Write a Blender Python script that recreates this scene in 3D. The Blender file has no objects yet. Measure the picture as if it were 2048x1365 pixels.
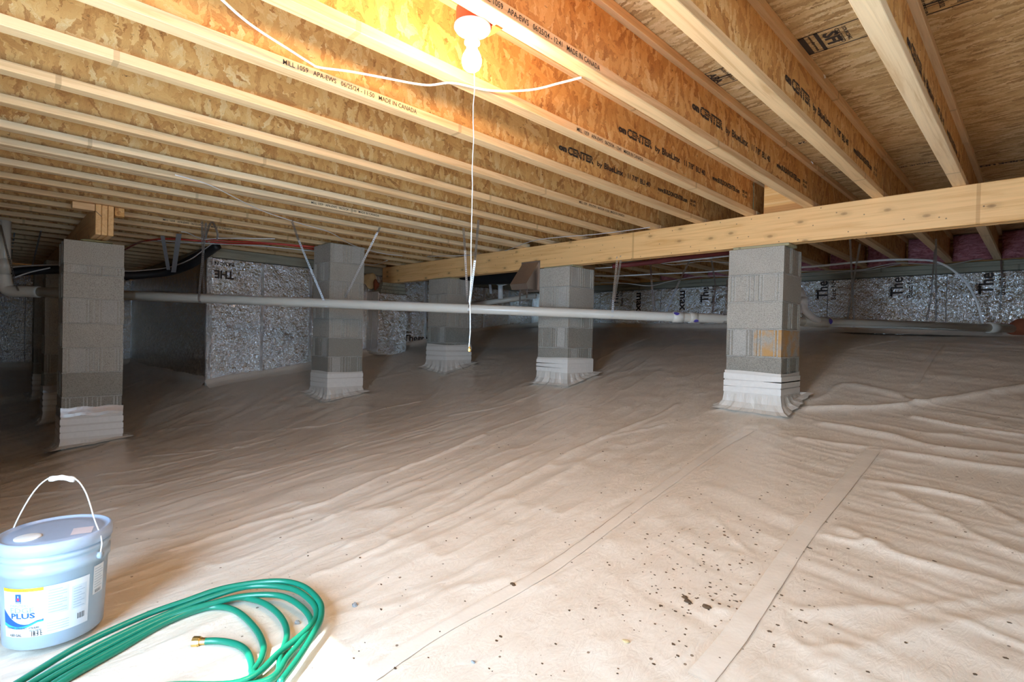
import bpy, bmesh, math, random
import numpy as np
from math import sin, cos, pi, sqrt, radians
from mathutils import Matrix, Vector
random.seed(7)
C = bpy.context.scene.collection
SC = bpy.context.scene

# ------------------------------------------------------------------ camera
FPX = 1053.7884; YAW = .7896; PITCH = -.0092; ROLL = .0238
_fw = np.array([-sin(YAW)*cos(PITCH), cos(YAW)*cos(PITCH), sin(PITCH)])
_r = np.array([cos(YAW), sin(YAW), 0.]); _u = np.cross(_r, _fw)
R2 = cos(ROLL)*_r + sin(ROLL)*_u; U2 = -sin(ROLL)*_r + cos(ROLL)*_u
cam_data = bpy.data.cameras.new('camera'); cam = bpy.data.objects.new('camera', cam_data); C.objects.link(cam)
cam_data.sensor_width = 36; cam_data.lens = FPX/2048*36; cam_data.clip_start = .02; cam_data.clip_end = 200
M = Matrix.Identity(4)
for i in range(3):
    M[i][0] = R2[i]; M[i][1] = U2[i]; M[i][2] = -_fw[i]
cam.matrix_world = M
SC.camera = cam

# ------------------------------------------------------------------ light and exposure
SC.view_settings.view_transform = 'Standard'; SC.view_settings.look = 'None'
SC.view_settings.gamma = 1; SC.view_settings.use_curve_mapping = False
SC.view_settings.exposure = 0.42
SC.cycles.max_bounces = 6; SC.cycles.diffuse_bounces = 5; SC.cycles.glossy_bounces = 3; SC.cycles.adaptive_threshold = .06; SC.cycles.sample_clamp_indirect = 8
W = bpy.data.worlds.new('world'); SC.world = W; W.use_nodes = True
bg = W.node_tree.nodes['Background']
bg.inputs[0].default_value = (.47, .71, 1.0, 1); bg.inputs[1].default_value = 24
SUN_EL = radians(46)
sd = bpy.data.lights.new('sun', 'SUN'); sd.energy = 10; sd.angle = radians(.6); sd.color = (1, .98, .94)
sun = bpy.data.objects.new('sun', sd); C.objects.link(sun)
sun.rotation_euler = Vector((0, cos(SUN_EL), -sin(SUN_EL))).to_track_quat('-Z', 'Y').to_euler()
sun.location = (-1.2, -5, 5)
# two real openings of the crawl space behind the camera; portals only guide the sampling of the sky
DOOR = (-1.65, -.80, -1.05, .865)       # in wall_front: x0 x1 z0 z1
HATCH = (.15, .90, -.60, .30)          # in wall_right: y0 y1 z0 z1
WF_Y, WR_X, WB_Y, WL_X, WS_Y, WFAR_X = -.8, 1.6, 7.86, -6.9, 1.8, -11.5
def portal(name, loc, nrm, w, h):
    l = bpy.data.lights.new(name, 'AREA'); l.shape = 'RECTANGLE'; l.size = w; l.size_y = h
    l.cycles.is_portal = True
    o = bpy.data.objects.new(name, l); C.objects.link(o); o.location = loc
    o.rotation_euler = Vector(nrm).to_track_quat('-Z', 'Z').to_euler()
portal('sky_portal', ((DOOR[0]+DOOR[1])/2, WF_Y-.1, (DOOR[2]+DOOR[3])/2), (0, 1, 0), DOOR[1]-DOOR[0], DOOR[3]-DOOR[2])
portal('sky_portal', (WR_X+.1, (HATCH[0]+HATCH[1])/2, (HATCH[2]+HATCH[3])/2), (-1, 0, 0), HATCH[1]-HATCH[0], HATCH[3]-HATCH[2])
BULB_W = 820.0

# ------------------------------------------------------------------ geometry of the photograph: pixel ray to world
def ray(x, y): return _fw + R2*(x-1024)/FPX - U2*(y-682.5)/FPX
def at(x, y, X=None, Y=None, Z=None, D=None):
    d = ray(x, y)
    k = X/d[0] if X is not None else Y/d[1] if Y is not None else Z/d[2] if Z is not None else D
    return d*k
ZJ = .960      # underside of joists
ZD = 1.262     # underside of deck
ZB = .7216     # underside of beams
S = .4064
BY = 4.09
def JX(n): return -.4069-(n-1)*S

# ground heights by thin plate spline
G = np.array([(-2.2,.3,-1.0),(-5.58,.42,-1.04),(-5.98,.42,-1.10),(-5.58,.83,-.99),(-7.54,.42,-1.1),(-9.5,.42,-1.05),(-6.9,1.8,-.667),
 (-11.5,1.8,-.655),(-11.5,.1,-.70),(-11.5,-.8,-.72),(-9,1.8,-.68),(-5.35,2.55,-.765),(-1.32,4.03,-.547),(-3.29,4.03,-.50),(-5.23,4.04,-.507),
 (-6.9,2.41,-.571),(-6.9,3.05,-.48),(-6.9,3.84,-.31),(-6.9,4.95,-.145),(-6.9,5.85,.033),(-6.9,7.43,.20),(-5.8,7.86,.19),(-3.4,7.86,.172),
 (-1.75,7.86,.16),(-.3,7.86,.13),(1.6,7.86,.12),(0,0,-1.02),(1.6,0,-1.02),(1.6,2,-.82),(0,2,-.84),(1.6,4,-.5),(-3,6,-.06),(-1,6,-.05),(1.2,6,-.05),
 (-3,1.6,-.87),(-1,1.6,-.90),(-1.6,-.8,-1.02),(-4,-.8,-1.05),(-7,-.8,-1.1),(-9.5,-.8,-1.05),(-5.2,6,-.04)])
def _tps(d): 
    d = np.maximum(d, 1e-9); return d*d*np.log(d)
_n = len(G); _K = _tps(np.hypot(G[:,None,0]-G[None,:,0], G[:,None,1]-G[None,:,1])) + np.eye(_n)*.02
_P = np.c_[np.ones(_n), G[:,:2]]
_A = np.block([[_K, _P],[_P.T, np.zeros((3,3))]]); _wt = np.linalg.solve(_A, np.r_[G[:,2], 0,0,0])
def ground(X, Y):
    X = np.asarray(X, float); Y = np.asarray(Y, float); o = _wt[_n] + _wt[_n+1]*X + _wt[_n+2]*Y
    for i in range(_n): o = o + _wt[i]*_tps(np.hypot(X-G[i,0], Y-G[i,1]))
    return o
def on_floor(x, y, h=0.):
    d = ray(x, y); k = 1.
    lo, hi = .2, 14.
    for i in range(200):
        k = lo+(hi-lo)*i/200
        if d[2]*k < ground(d[0]*k, d[1]*k)+h: break
    a, b = k-(hi-lo)/200, k
    for i in range(20):
        m = (a+b)/2
        if d[2]*m < ground(d[0]*m, d[1]*m)+h: b = m
        else: a = m
    return d*b

# ------------------------------------------------------------------ materials
class NT:
    def __init__(s, name):
        s.m = bpy.data.materials.new(name); s.m.use_nodes = True; s.t = s.m.node_tree; s.t.nodes.clear()
        s.out = s.n('ShaderNodeOutputMaterial'); s.b = s.n('ShaderNodeBsdfPrincipled'); s.l(s.b.outputs[0], s.out.inputs[0])
    def n(s, k, **p):
        q = s.t.nodes.new(k)
        for a, v in p.items(): setattr(q, a, v)
        return q
    def l(s, a, b): s.t.links.new(a, b)
    def set(s, sock, v):
        if isinstance(v, bpy.types.NodeSocket): s.l(v, sock)
        elif isinstance(v, tuple) and len(v) == 3 and sock.type == 'RGBA': sock.default_value = (*v, 1)
        else: sock.default_value = v
    def math(s, op, a, b=0., c=0., clamp=False):
        q = s.n('ShaderNodeMath', operation=op, use_clamp=clamp)
        s.set(q.inputs[0], a); s.set(q.inputs[1], b); s.set(q.inputs[2], c); return q.outputs[0]
    def mix(s, f, a, b, mode='MIX'):
        q = s.n('ShaderNodeMix', data_type='RGBA', blend_type=mode)
        s.set(q.inputs[0], f); s.set(q.inputs[6], a); s.set(q.inputs[7], b); return q.outputs[2]
    def fmix(s, f, a, b):
        q = s.n('ShaderNodeMix', data_type='FLOAT'); s.set(q.inputs[0], f); s.set(q.inputs[2], a); s.set(q.inputs[3], b); return q.outputs[0]
    def coord(s, rnd=0.):
        q = s.n('ShaderNodeTexCoord'); o = q.outputs['Object']
        if rnd:
            i = s.n('ShaderNodeObjectInfo'); v = s.n('ShaderNodeVectorMath', operation='SCALE')
            c = s.n('ShaderNodeCombineXYZ'); s.l(i.outputs['Random'], c.inputs[0]); s.l(i.outputs['Random'], c.inputs[1]); s.l(i.outputs['Random'], c.inputs[2])
            s.l(c.outputs[0], v.inputs[0]); v.inputs['Scale'].default_value = rnd
            a = s.n('ShaderNodeVectorMath', operation='ADD'); s.l(o, a.inputs[0]); s.l(v.outputs[0], a.inputs[1]); o = a.outputs[0]
        return o
    def map(s, v, scale=(1,1,1), rot=(0,0,0), loc=(0,0,0)):
        q = s.n('ShaderNodeMapping'); s.l(v, q.inputs[0]); q.inputs['Scale'].default_value = scale; q.inputs['Rotation'].default_value = rot; q.inputs['Location'].default_value = loc
        return q.outputs[0]
    def noise(s, v, sc, det=3, rough=.5, dist=0., out=0):
        q = s.n('ShaderNodeTexNoise'); s.l(v, q.inputs['Vector']); q.inputs['Scale'].default_value = sc; q.inputs['Detail'].default_value = det
        q.inputs['Roughness'].default_value = rough; q.inputs['Distortion'].default_value = dist; return q.outputs[out]
    def vor(s, v, sc, feat='F1', out='Distance', dims='3D', rnd=1.):
        q = s.n('ShaderNodeTexVoronoi', feature=feat, voronoi_dimensions=dims); s.l(v, q.inputs['Vector']); q.inputs['Scale'].default_value = sc
        q.inputs['Randomness'].default_value = rnd; return q.outputs[out]
    def ramp(s, v, stops, interp='LINEAR'):
        q = s.n('ShaderNodeValToRGB'); s.set(q.inputs[0], v); e = q.color_ramp.elements; q.color_ramp.interpolation = interp
        while len(e) < len(stops): e.new(.5)
        for k, (p, c) in zip(e, stops): k.position = p; k.color = (*c, 1) if len(c) == 3 else c
        return q.outputs[0]
    def bump(s, h, st=.3, d=.01, nrm=None):
        q = s.n('ShaderNodeBump'); s.set(q.inputs['Height'], h); q.inputs['Strength'].default_value = st; q.inputs['Distance'].default_value = d
        if nrm is not None: s.l(nrm, q.inputs['Normal'])
        s.l(q.outputs[0], s.b.inputs['Normal']); return q.outputs[0]
    def base(s, col, rough=.6, metal=0., spec=.5):
        s.set(s.b.inputs['Base Color'], col); s.set(s.b.inputs['Roughness'], rough); s.set(s.b.inputs['Metallic'], metal)
        s.b.inputs['Specular IOR Level'].default_value = spec; return s.m

def m_plain(name, col, rough=.6, metal=0., bump=0., bs=200., var=.08):
    t = NT(name); v = t.coord(5.); c = t.noise(v, bs*.2, 3)
    k = t.mix(c, tuple(x*(1-var) for x in col), tuple(min(1, x*(1+var)) for x in col))
    t.base(k, rough, metal)
    if bump: t.bump(t.noise(v, bs, 3), bump, .002)
    return t.m

def m_osb(name, axes, strands, cols, size=14., aspect=3.6, spread=1.5, off=0., bump=.5):
    """overlapping wood strands: several layers of long voronoi cells at different angles, the topmost shows"""
    t = NT(name); v = t.coord(23.)
    s_ = t.n('ShaderNodeSeparateXYZ'); t.l(v, s_.inputs[0]); c_ = t.n('ShaderNodeCombineXYZ')
    t.l(s_.outputs[axes[0]], c_.inputs[0]); t.l(s_.outputs[axes[1]], c_.inputs[1])
    ns = t.n('ShaderNodeTexNoise', noise_dimensions='2D'); t.l(c_.outputs[0], ns.inputs['Vector']); ns.inputs['Scale'].default_value = size*2.2; ns.inputs['Detail'].default_value = 2
    vm = t.n('ShaderNodeVectorMath', operation='MULTIPLY_ADD'); t.l(ns.outputs[1], vm.inputs[0]); vm.inputs[1].default_value = (.022,)*3; t.l(c_.outputs[0], vm.inputs[2])
    uv = vm.outputs[0]
    h = None; val = None
    for i in range(strands):
        a = off + spread*((i+.5)/strands*2-1) + .3*sin(i*7.3)
        mp = t.map(uv, loc=(i*3.17, i*1.7, 0)); mp = t.map(mp, rot=(0,0,a)); sz = size*(.75+.5*((i*37) % 11)/11)
        mp = t.map(mp, scale=(sz/ (aspect*.5), sz*1.7, 1))
        q = t.n('ShaderNodeTexVoronoi', feature='F1', voronoi_dimensions='2D'); t.l(mp, q.inputs['Vector']); q.inputs['Scale'].default_value = 1
        sp = t.n('ShaderNodeSeparateColor'); t.l(q.outputs['Color'], sp.inputs[0])
        gr = t.n('ShaderNodeTexNoise', noise_dimensions='2D'); g2 = t.map(mp, scale=(.9, 9, 1)); t.l(g2, gr.inputs['Vector']); gr.inputs['Scale'].default_value = 1.3; gr.inputs['Detail'].default_value = 1
        gv = t.math('MULTIPLY_ADD', gr.outputs[0], .5, t.math('MULTIPLY_ADD', sp.outputs[1], .72, -.12))
        if h is None: h, val = sp.outputs[0], gv
        else:
            f = t.math('GREATER_THAN', sp.outputs[0], h)
            val = t.fmix(f, val, gv); h = t.math('MAXIMUM', h, sp.outputs[0])
    col = t.ramp(val, cols)
    # thin dark gaps and chips
    ch = t.noise(t.map(uv, rot=(0,0,off), scale=(18, 60, 1)), 1.5, 3, .6)
    col = t.mix(t.ramp(ch, [(.27,(1,)*3),(.36,(0,)*3)]), col, tuple(x*.28 for x in cols[0][1]))
    big = t.noise(uv, 2.2, 2); col = t.mix(t.math('MULTIPLY', big, .35), col, cols[1][1])
    t.base(col, .62, 0, .35); t.bump(t.math('ADD', t.math('MULTIPLY', h, .7), t.math('MULTIPLY', val, .6)), bump, .0022); return t.m

def m_lumber(name, ax, col, dark, knot=.0, rough=.6, mould=0.):
    """ax = index of the long axis"""
    t = NT(name); v = t.coord(17.)
    sc = [14.]*3; sc[ax] = .55; g = t.map(v, scale=tuple(sc))
    w = t.noise(g, 2.4, 5, .62, 1.1); fine = t.noise(t.map(v, scale=tuple(3.5 if i == ax else 170. for i in range(3))), 1.6, 3)
    c = t.ramp(w, [(.32, dark), (.5, col), (.68, tuple(min(1, x*1.12) for x in col))])
    c = t.mix(t.math('MULTIPLY', fine, .3), c, dark)
    if knot:
        s3 = t.n('ShaderNodeSeparateXYZ'); t.l(v, s3.inputs[0]); oth = [i for i in range(3) if i != ax]
        c3 = t.n('ShaderNodeCombineXYZ'); t.l(s3.outputs[ax], c3.inputs[0]); t.l(t.math('ADD', s3.outputs[oth[0]], s3.outputs[oth[1]]), c3.inputs[1])
        kv = t.map(c3.outputs[0], scale=(4.2, 8.5, 1)); q = t.n('ShaderNodeTexVoronoi', voronoi_dimensions='2D'); t.l(kv, q.inputs['Vector']); q.inputs['Scale'].default_value = 1
        sp = t.n('ShaderNodeSeparateColor'); t.l(q.outputs['Color'], sp.inputs[0]); on = t.math('LESS_THAN', sp.outputs[0], knot)
        kk = t.ramp(q.outputs['Distance'], [(0,(1,)*3),(.07,(.7,)*3),(.10,(.25,)*3),(.26,(0,)*3)])
        c = t.mix(t.math('MULTIPLY', kk, on), c, tuple(x*.42 for x in dark))
        q2 = t.vor(t.map(c3.outputs[0], loc=(3,1,0)), 7., dims='2D'); nd = t.ramp(q2, [(.018,(1,)*3),(.04,(0,)*3)]); c = t.mix(t.math('MULTIPLY', nd, .85), c, (.05,.03,.02))
    # finger joints across the board every so often
    s_ = t.n('ShaderNodeSeparateXYZ'); t.l(v, s_.inputs[0]); fj = t.math('FRACT', t.math('MULTIPLY', s_.outputs[ax], .43))
    c = t.mix(t.math('MULTIPLY', t.math('LESS_THAN', fj, .008), .55), c, tuple(x*.6 for x in dark))
    tone = t.n('ShaderNodeTexWhiteNoise', noise_dimensions='1D'); t.l(t.math('FLOOR', t.math('MULTIPLY', s_.outputs[ax], .43)), tone.inputs['W'])
    c = t.mix(t.math('MULTIPLY', tone.outputs['Value'], .28), c, tuple(x*.78 for x in col))
    if mould:
        b = t.ramp(t.noise(t.map(v, scale=tuple(1. if i == ax else 8. for i in range(3))), 1.2, 5, .65), [(.6,(0,)*3),(.75,(1,)*3)])
        c = t.mix(t.math('MULTIPLY', b, mould), c, (.22,.20,.18))
    t.base(c, rough, 0, .35); t.bump(t.math('ADD', w, t.math('MULTIPLY', fine, .5)), .25, .002); return t.m

OSBC = [(.04,(.30,.11,.028)),(.18,(.52,.235,.065)),(.42,(.68,.345,.10)),(.72,(.79,.455,.155)),(.97,(.88,.64,.32))]
M_WEB = m_osb('osb_web', (1, 2), 6, OSBC, 27, 5.2, 1.3, 1.35)
M_DECK = m_osb('osb_deck', (0, 1), 5, [(.08,(.26,.14,.05)),(.28,(.50,.30,.12)),(.55,(.66,.44,.20)),(.85,(.78,.58,.32)),(.97,(.88,.72,.48))], 36, 6.5, .34, 0., .8)
M_FLANGE = m_lumber('flange_lumber', 1, (.80,.54,.28), (.60,.35,.15), .0, .55, .10)
M_FLANGE_P = m_lumber('flange_lumber_pale', 1, (.86,.64,.38), (.68,.44,.22), .0, .55, .35)
M_BEAM = m_lumber('beam_lumber', 0, (.88,.53,.22), (.72,.36,.11), .42, .45)
M_SHIM = m_lumber('shim_wood', 0, (.42,.36,.20), (.25,.22,.12), 0, .8)
M_SILL = m_lumber('sill_wood', 0, (.36,.33,.24), (.20,.19,.14), 0, .8)
M_SILLY = m_lumber('sill_wood_y', 1, (.36,.33,.24), (.20,.19,.14), 0, .8)
M_INK = m_plain('black_ink', (.045,.030,.022), .7, var=.2)
M_WHITE = m_plain('white_plastic', (.86,.86,.84), .35)
M_CABLE = m_plain('white_cable', (.80,.79,.76), .4)
M_CABLED = m_plain('grey_cable', (.50,.46,.42), .5)
M_RED = m_plain('orange_plastic', (.75,.07,.02), .4)
M_PEX = m_plain('red_tube', (.55,.05,.03), .35)
M_BLACK = m_plain('black_foam', (.012,.012,.013), .55, bump=.3)
M_STEEL = m_plain('galvanised_steel', (.62,.63,.64), .32, 1., .2, 60)
M_SHEET = m_plain('sheet_metal', (.42,.34,.28), .45, .85)
M_WEBBING = m_plain('grey_strap', (.30,.30,.31), .5)
M_BRASS = m_plain('brass', (.72,.50,.18), .3, 1.)
M_PURPLE = m_plain('purple_primer', (.10,.08,.42), .5, var=.4)
M_STONE = m_plain('grey_stone', (.30,.32,.33), .85, 0, .8, 60, .5)
M_CLOD = m_plain('brown_dirt', (.10,.055,.025), .95, 0, .9, 80, .5)
M_FOAM = m_plain('tan_foam', (.62,.45,.22), .8, 0, .9, 30, .3)
M_RUSTFOAM = m_plain('red_brown_mortar', (.26,.075,.03), .9, 0, 1., 50, .5)
M_TAPE = m_plain('clear_tape', (.62,.58,.55), .12, .35, .5, 25)

def m_pvc():
    t = NT('pvc'); v = t.coord()
    c = t.mix(t.noise(v, 3, 4), (.66,.62,.52), (.78,.75,.66)); sp = t.ramp(t.noise(v, 45, 4, .7), [(.66,(0,)*3),(.74,(1,)*3)])
    c = t.mix(t.math('MULTIPLY', sp, .35), c, (.35,.24,.15)); return t.base(c, .28)
M_PVC = m_pvc()
def m_block(name, tint, stain=0.):
    t = NT(name); v = t.coord(9.)
    n1 = t.noise(v, 5, 4); n2 = t.noise(v, 160, 3, .7)
    c = t.mix(n1, tuple(x*.85 for x in tint), tuple(x*1.1 for x in tint)); c = t.mix(t.ramp(n2, [(.38,(.75,)*3),(.5,(0,)*3)]), c, tuple(x*.5 for x in tint))
    c = t.mix(t.ramp(n2, [(.6,(0,)*3),(.72,(.5,)*3)]), c, tuple(min(1,x*1.7) for x in tint))
    if stain: c = t.mix(t.math('MULTIPLY', t.ramp(t.noise(v, 7, 4, .6), [(.42,(0,)*3),(.6,(1,)*3)]), stain), c, (.55,.30,.10))
    t.base(c, .9, 0, .2); t.bump(t.math('ADD', n2, t.math('MULTIPLY', t.noise(v, 45, 4), .8)), .7, .004); return t.m
M_BLOCK = m_block('concrete_block', (.45,.41,.34)); M_BLOCKS = m_block('stained_block', (.45,.41,.34), .9)
M_BLOCKD = m_block('dark_block', (.33,.30,.245))  # darker tint for pier courses behind and just above the wrap
M_MORTAR = m_block('mortar', (.48,.45,.39))
def m_foil(name, tint=(.86,.86,.86), rough=.22, st=.9, vs=1.):
    t = NT(name); v = t.coord(11.)
    a = t.noise(t.map(v, scale=(1,1,.6)), 26*vs, 4, .6, .8); b = t.noise(v, 5*vs, 3); cr = t.vor(t.map(v, scale=(1,1,.35)), 30*vs, 'DISTANCE_TO_EDGE')
    cr = t.ramp(cr, [(0,(0,)*3),(.08,(1,)*3)])
    h = t.math('ADD', t.math('MULTIPLY', a, 1.2), t.math('ADD', t.math('MULTIPLY', b, 2.5), t.math('MULTIPLY', cr, .12)))
    t.base(t.mix(t.math('MULTIPLY', b, .3), tint, tuple(x*.6 for x in tint)), rough, 1.); t.bump(h, st, .016); return t.m
M_FOIL = m_foil('foil_facing', (.94,.92,.88), .16, 1., 1.5); M_FOILT = m_foil('foil_tape', (.9,.88,.84), .3, 1., 2.)
def m_liner(name, white=0.):
    t = NT(name); v = t.coord()
    n1 = t.noise(v, .9, 4); c = t.mix(n1, (.76,.645,.51), (.83,.74,.625)) if not white else t.mix(n1, (.64,.575,.49), (.72,.66,.57))
    if not white:
        # trodden-in mud: small crumbs inside patches
        pt = t.ramp(t.noise(v, 1.1, 5, .65), [(.52,(0,)*3),(.66,(1,)*3)])
        s1 = t.ramp(t.noise(t.map(v, rot=(0,0,.5), scale=(1,2.2,1)), 26, 5, .7), [(.60,(0,)*3),(.68,(1,)*3)])
        q = t.n('ShaderNodeTexVoronoi'); t.l(v, q.inputs['Vector']); q.inputs['Scale'].default_value = 22
        sp = t.n('ShaderNodeSeparateColor'); t.l(q.outputs['Color'], sp.inputs[0])
        dt = t.math('MULTIPLY', t.math('LESS_THAN', q.outputs['Distance'], t.math('MULTIPLY', sp.outputs[1], .13)), t.math('GREATER_THAN', sp.outputs[0], .62))
        c = t.mix(t.math('MULTIPLY', t.math('MULTIPLY', pt, s1), .55), c, (.30,.20,.11)); c = t.mix(t.math('MULTIPLY', dt, .85), c, (.16,.10,.05))
        sm = t.ramp(t.noise(v, 3.5, 5, .7), [(.5,(0,)*3),(.75,(1,)*3)]); c = t.mix(t.math('MULTIPLY', sm, .22), c, (.55,.42,.30))
    t.base(c, .29 if not white else .45, 0, .5)
    w = t.math('ADD', t.noise(t.map(v, rot=(0,0,.25), scale=(6,1.6,1)), 5, 5, .6, 1.2), t.math('MULTIPLY', t.noise(v, 14, 4, .6, 1.), .5))
    t.bump(w, .34, .012)
    if white:
        t.b.inputs['Roughness'].default_value = .42
    return t.m
M_LINER = m_liner('liner_plastic'); M_WRAP = m_liner('liner_wrap', 1)
M_WRAPB = m_plain('wrap_tape', (.78,.73,.65), .35)
def m_pink():
    t = NT('pink_batt'); v = t.coord(7.); n = t.noise(t.map(v, scale=(1,1,3)), 14, 5, .7, 1.)
    t.base(t.ramp(n, [(.3,(.30,.07,.08)),(.55,(.62,.24,.26)),(.8,(.80,.45,.46))]), .95, 0, .1); t.bump(n, 1., .03); return t.m
M_PINK = m_pink()
def m_hose():
    t = NT('green_vinyl'); v = t.coord(); n = t.ramp(t.noise(v, 60, 4, .75), [(.68,(0,)*3),(.76,(1,)*3)])
    return t.base(t.mix(t.math('MULTIPLY', n, .6), (.008,.19,.11), (.55,.60,.55)), .28)
M_HOSE = m_hose()
def m_pail():
    t = NT('pail_plastic'); v = t.coord(); t.base(t.mix(t.noise(v, 4, 3), (.30,.38,.46), (.39,.47,.54)), .3); t.b.inputs['Subsurface Weight'].default_value = 0; return t.m
M_PAIL = m_pail(); M_LID = m_plain('lid_plastic', (.36,.42,.53), .3)

# ------------------------------------------------------------------ mesh helpers
def new(name, V, F, mat=None, parent=None, smooth=False, kind=None, mats=None, fm=None):
    me = bpy.data.meshes.new(name); me.from_pydata([tuple(map(float, p)) for p in V], [], F); me.update()
    o = bpy.data.objects.new(name, me); C.objects.link(o)
    for m in (mats or ([mat] if mat else [])): me.materials.append(m)
    if fm is not None: me.polygons.foreach_set('material_index', fm)
    if smooth: me.polygons.foreach_set('use_smooth', [True]*len(me.polygons))
    if parent is not None: o.parent = parent
    if kind: o['kind'] = kind
    return o
def tag(o, label, cat=None, group=None, kind=None):
    if label: o['label'] = label
    if cat: o['category'] = cat
    if group: o['group'] = group
    if kind: o['kind'] = kind
    return o
def empty(name, loc, label=None, cat=None, group=None):
    o = bpy.data.objects.new(name, None); C.objects.link(o); o.location = loc; o.empty_display_size = .1
    return tag(o, label, cat, group)
def box(x0, x1, y0, y1, z0, z1, bev=0.):
    if bev:
        bm = bmesh.new(); bmesh.ops.create_cube(bm, size=1)
        for v in bm.verts: v.co = Vector(((x0+x1)/2+v.co.x*(x1-x0), (y0+y1)/2+v.co.y*(y1-y0), (z0+z1)/2+v.co.z*(z1-z0)))
        bmesh.ops.bevel(bm, geom=bm.edges[:], offset=bev, segments=1, affect='EDGES')
        V = [v.co[:] for v in bm.verts]; F = [[v.index for v in f.verts] for f in bm.faces]; bm.free(); return V, F
    V = [(x, y, z) for x in (x0, x1) for y in (y0, y1) for z in (z0, z1)]
    return V, [(0,1,3,2),(4,6,7,5),(0,4,5,1),(2,3,7,6),(0,2,6,4),(1,5,7,3)]
def join(parts):
    V = []; F = []
    for v, f in parts:
        o = len(V); V += list(v); F += [tuple(i+o for i in q) for q in f]
    return V, F
def smoothline(P, n=8):
    P = [np.array(p, float) for p in P]
    if len(P) < 3: return P
    Q = [2*P[0]-P[1]] + P + [2*P[-1]-P[-2]]; out = []
    for i in range(1, len(Q)-2):
        a, b, c, d = Q[i-1:i+3]
        for k in range(n):
            t = k/n; out.append(.5*((2*b)+(c-a)*t+(2*a-5*b+4*c-d)*t*t+(-a+3*b-3*c+d)*t**3))
    out.append(P[-1]); return out
def tube(P, r, seg=10, caps=True):
    P = [np.array(p, float) for p in P]; n = len(P); V = []; F = []
    rr = r if hasattr(r, '__len__') else [r]*n
    T = [P[min(i+1, n-1)]-P[max(i-1, 0)] for i in range(n)]; T = [t/(np.linalg.norm(t)+1e-12) for t in T]
    up = np.array([0,0,1.]) if abs(T[0][2]) < .9 else np.array([1.,0,0]); N = np.cross(T[0], up); N /= np.linalg.norm(N)
    for i in range(n):
        N = N-T[i]*(N@T[i]); N /= np.linalg.norm(N); B = np.cross(T[i], N)
        for k in range(seg):
            a = 2*pi*k/seg; V.append(P[i]+(N*cos(a)+B*sin(a))*rr[i])
    for i in range(n-1):
        for k in range(seg):
            F.append((i*seg+k, i*seg+(k+1) % seg, (i+1)*seg+(k+1) % seg, (i+1)*seg+k))
    if caps: F.append(tuple(range(seg))[::-1]); F.append(tuple((n-1)*seg+k for k in range(seg)))
    return V, F
def lathe(prof, seg=40, c=(0,0,0)):
    V = []; F = []; n = len(prof)
    for r, z in prof:
        for k in range(seg): V.append((c[0]+r*cos(2*pi*k/seg), c[1]+r*sin(2*pi*k/seg), c[2]+z))
    for i in range(n-1):
        for k in range(seg): F.append((i*seg+k, i*seg+(k+1) % seg, (i+1)*seg+(k+1) % seg, (i+1)*seg+k))
    F.append(tuple(range(seg))[::-1]); F.append(tuple((n-1)*seg+k for k in range(seg))); return V, F
def blob(c, rad, seed, amp=.3, sub=3):
    rnd = random.Random(seed); bm = bmesh.new(); bmesh.ops.create_icosphere(bm, subdivisions=sub, radius=1)
    ks = [(Vector((rnd.uniform(-1,1), rnd.uniform(-1,1), rnd.uniform(-1,1))).normalized(), rnd.uniform(2, 6), rnd.uniform(0, 6)) for _ in range(7)]
    for v in bm.verts:
        d = 1+amp*sum(sin(v.co.dot(k)*f+p) for k, f, p in ks)/3.5
        v.co = Vector((c[0]+v.co.x*rad[0]*d, c[1]+v.co.y*rad[1]*d, c[2]+v.co.z*rad[2]*d))
    V = [v.co[:] for v in bm.verts]; F = [[v.index for v in f.verts] for f in bm.faces]; bm.free(); return V, F

_txt = {}
def text_mesh(s, size, bold=0., squeeze=1., lx=False):
    k = (s, size, bold, squeeze)
    if k not in _txt:
        cu = bpy.data.curves.new('t', 'FONT'); cu.body = s; cu.size = size; cu.offset = bold; cu.resolution_u = 2; cu.fill_mode = 'FRONT'
        o = bpy.data.objects.new('t', cu); C.objects.link(o); dg = bpy.context.evaluated_depsgraph_get(); me = o.evaluated_get(dg).to_mesh()
        V = np.array([v.co[:] for v in me.vertices]); F = [tuple(p.vertices) for p in me.polygons]
        V[:, 0] *= squeeze; bpy.data.objects.remove(o); bpy.data.curves.remove(cu); _txt[k] = (V, F)
    return _txt[k]
def put_text(s, size, org, right, up, parent, name='printed_text', mat=None, bold=0., width=None, off=.0012, label=None):
    """flat print on a surface: origin at baseline start, right/up unit vectors, lifted a hair off the surface"""
    V, F = text_mesh(s, size, bold); V = V.copy()
    if width: V[:, 0] *= width/(V[:, 0].max()-V[:, 0].min())
    r = np.array(right, float); u = np.array(up, float); nn = np.cross(r, u); o = np.array(org, float)-np.array(parent.matrix_basis.translation if parent else (0,0,0))
    P = [o+r*p[0]+u*p[1]+nn*off for p in V]
    ob = new(name, P, F, mat or M_INK, parent)
    if label: ob['label'] = label
    return ob

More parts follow.
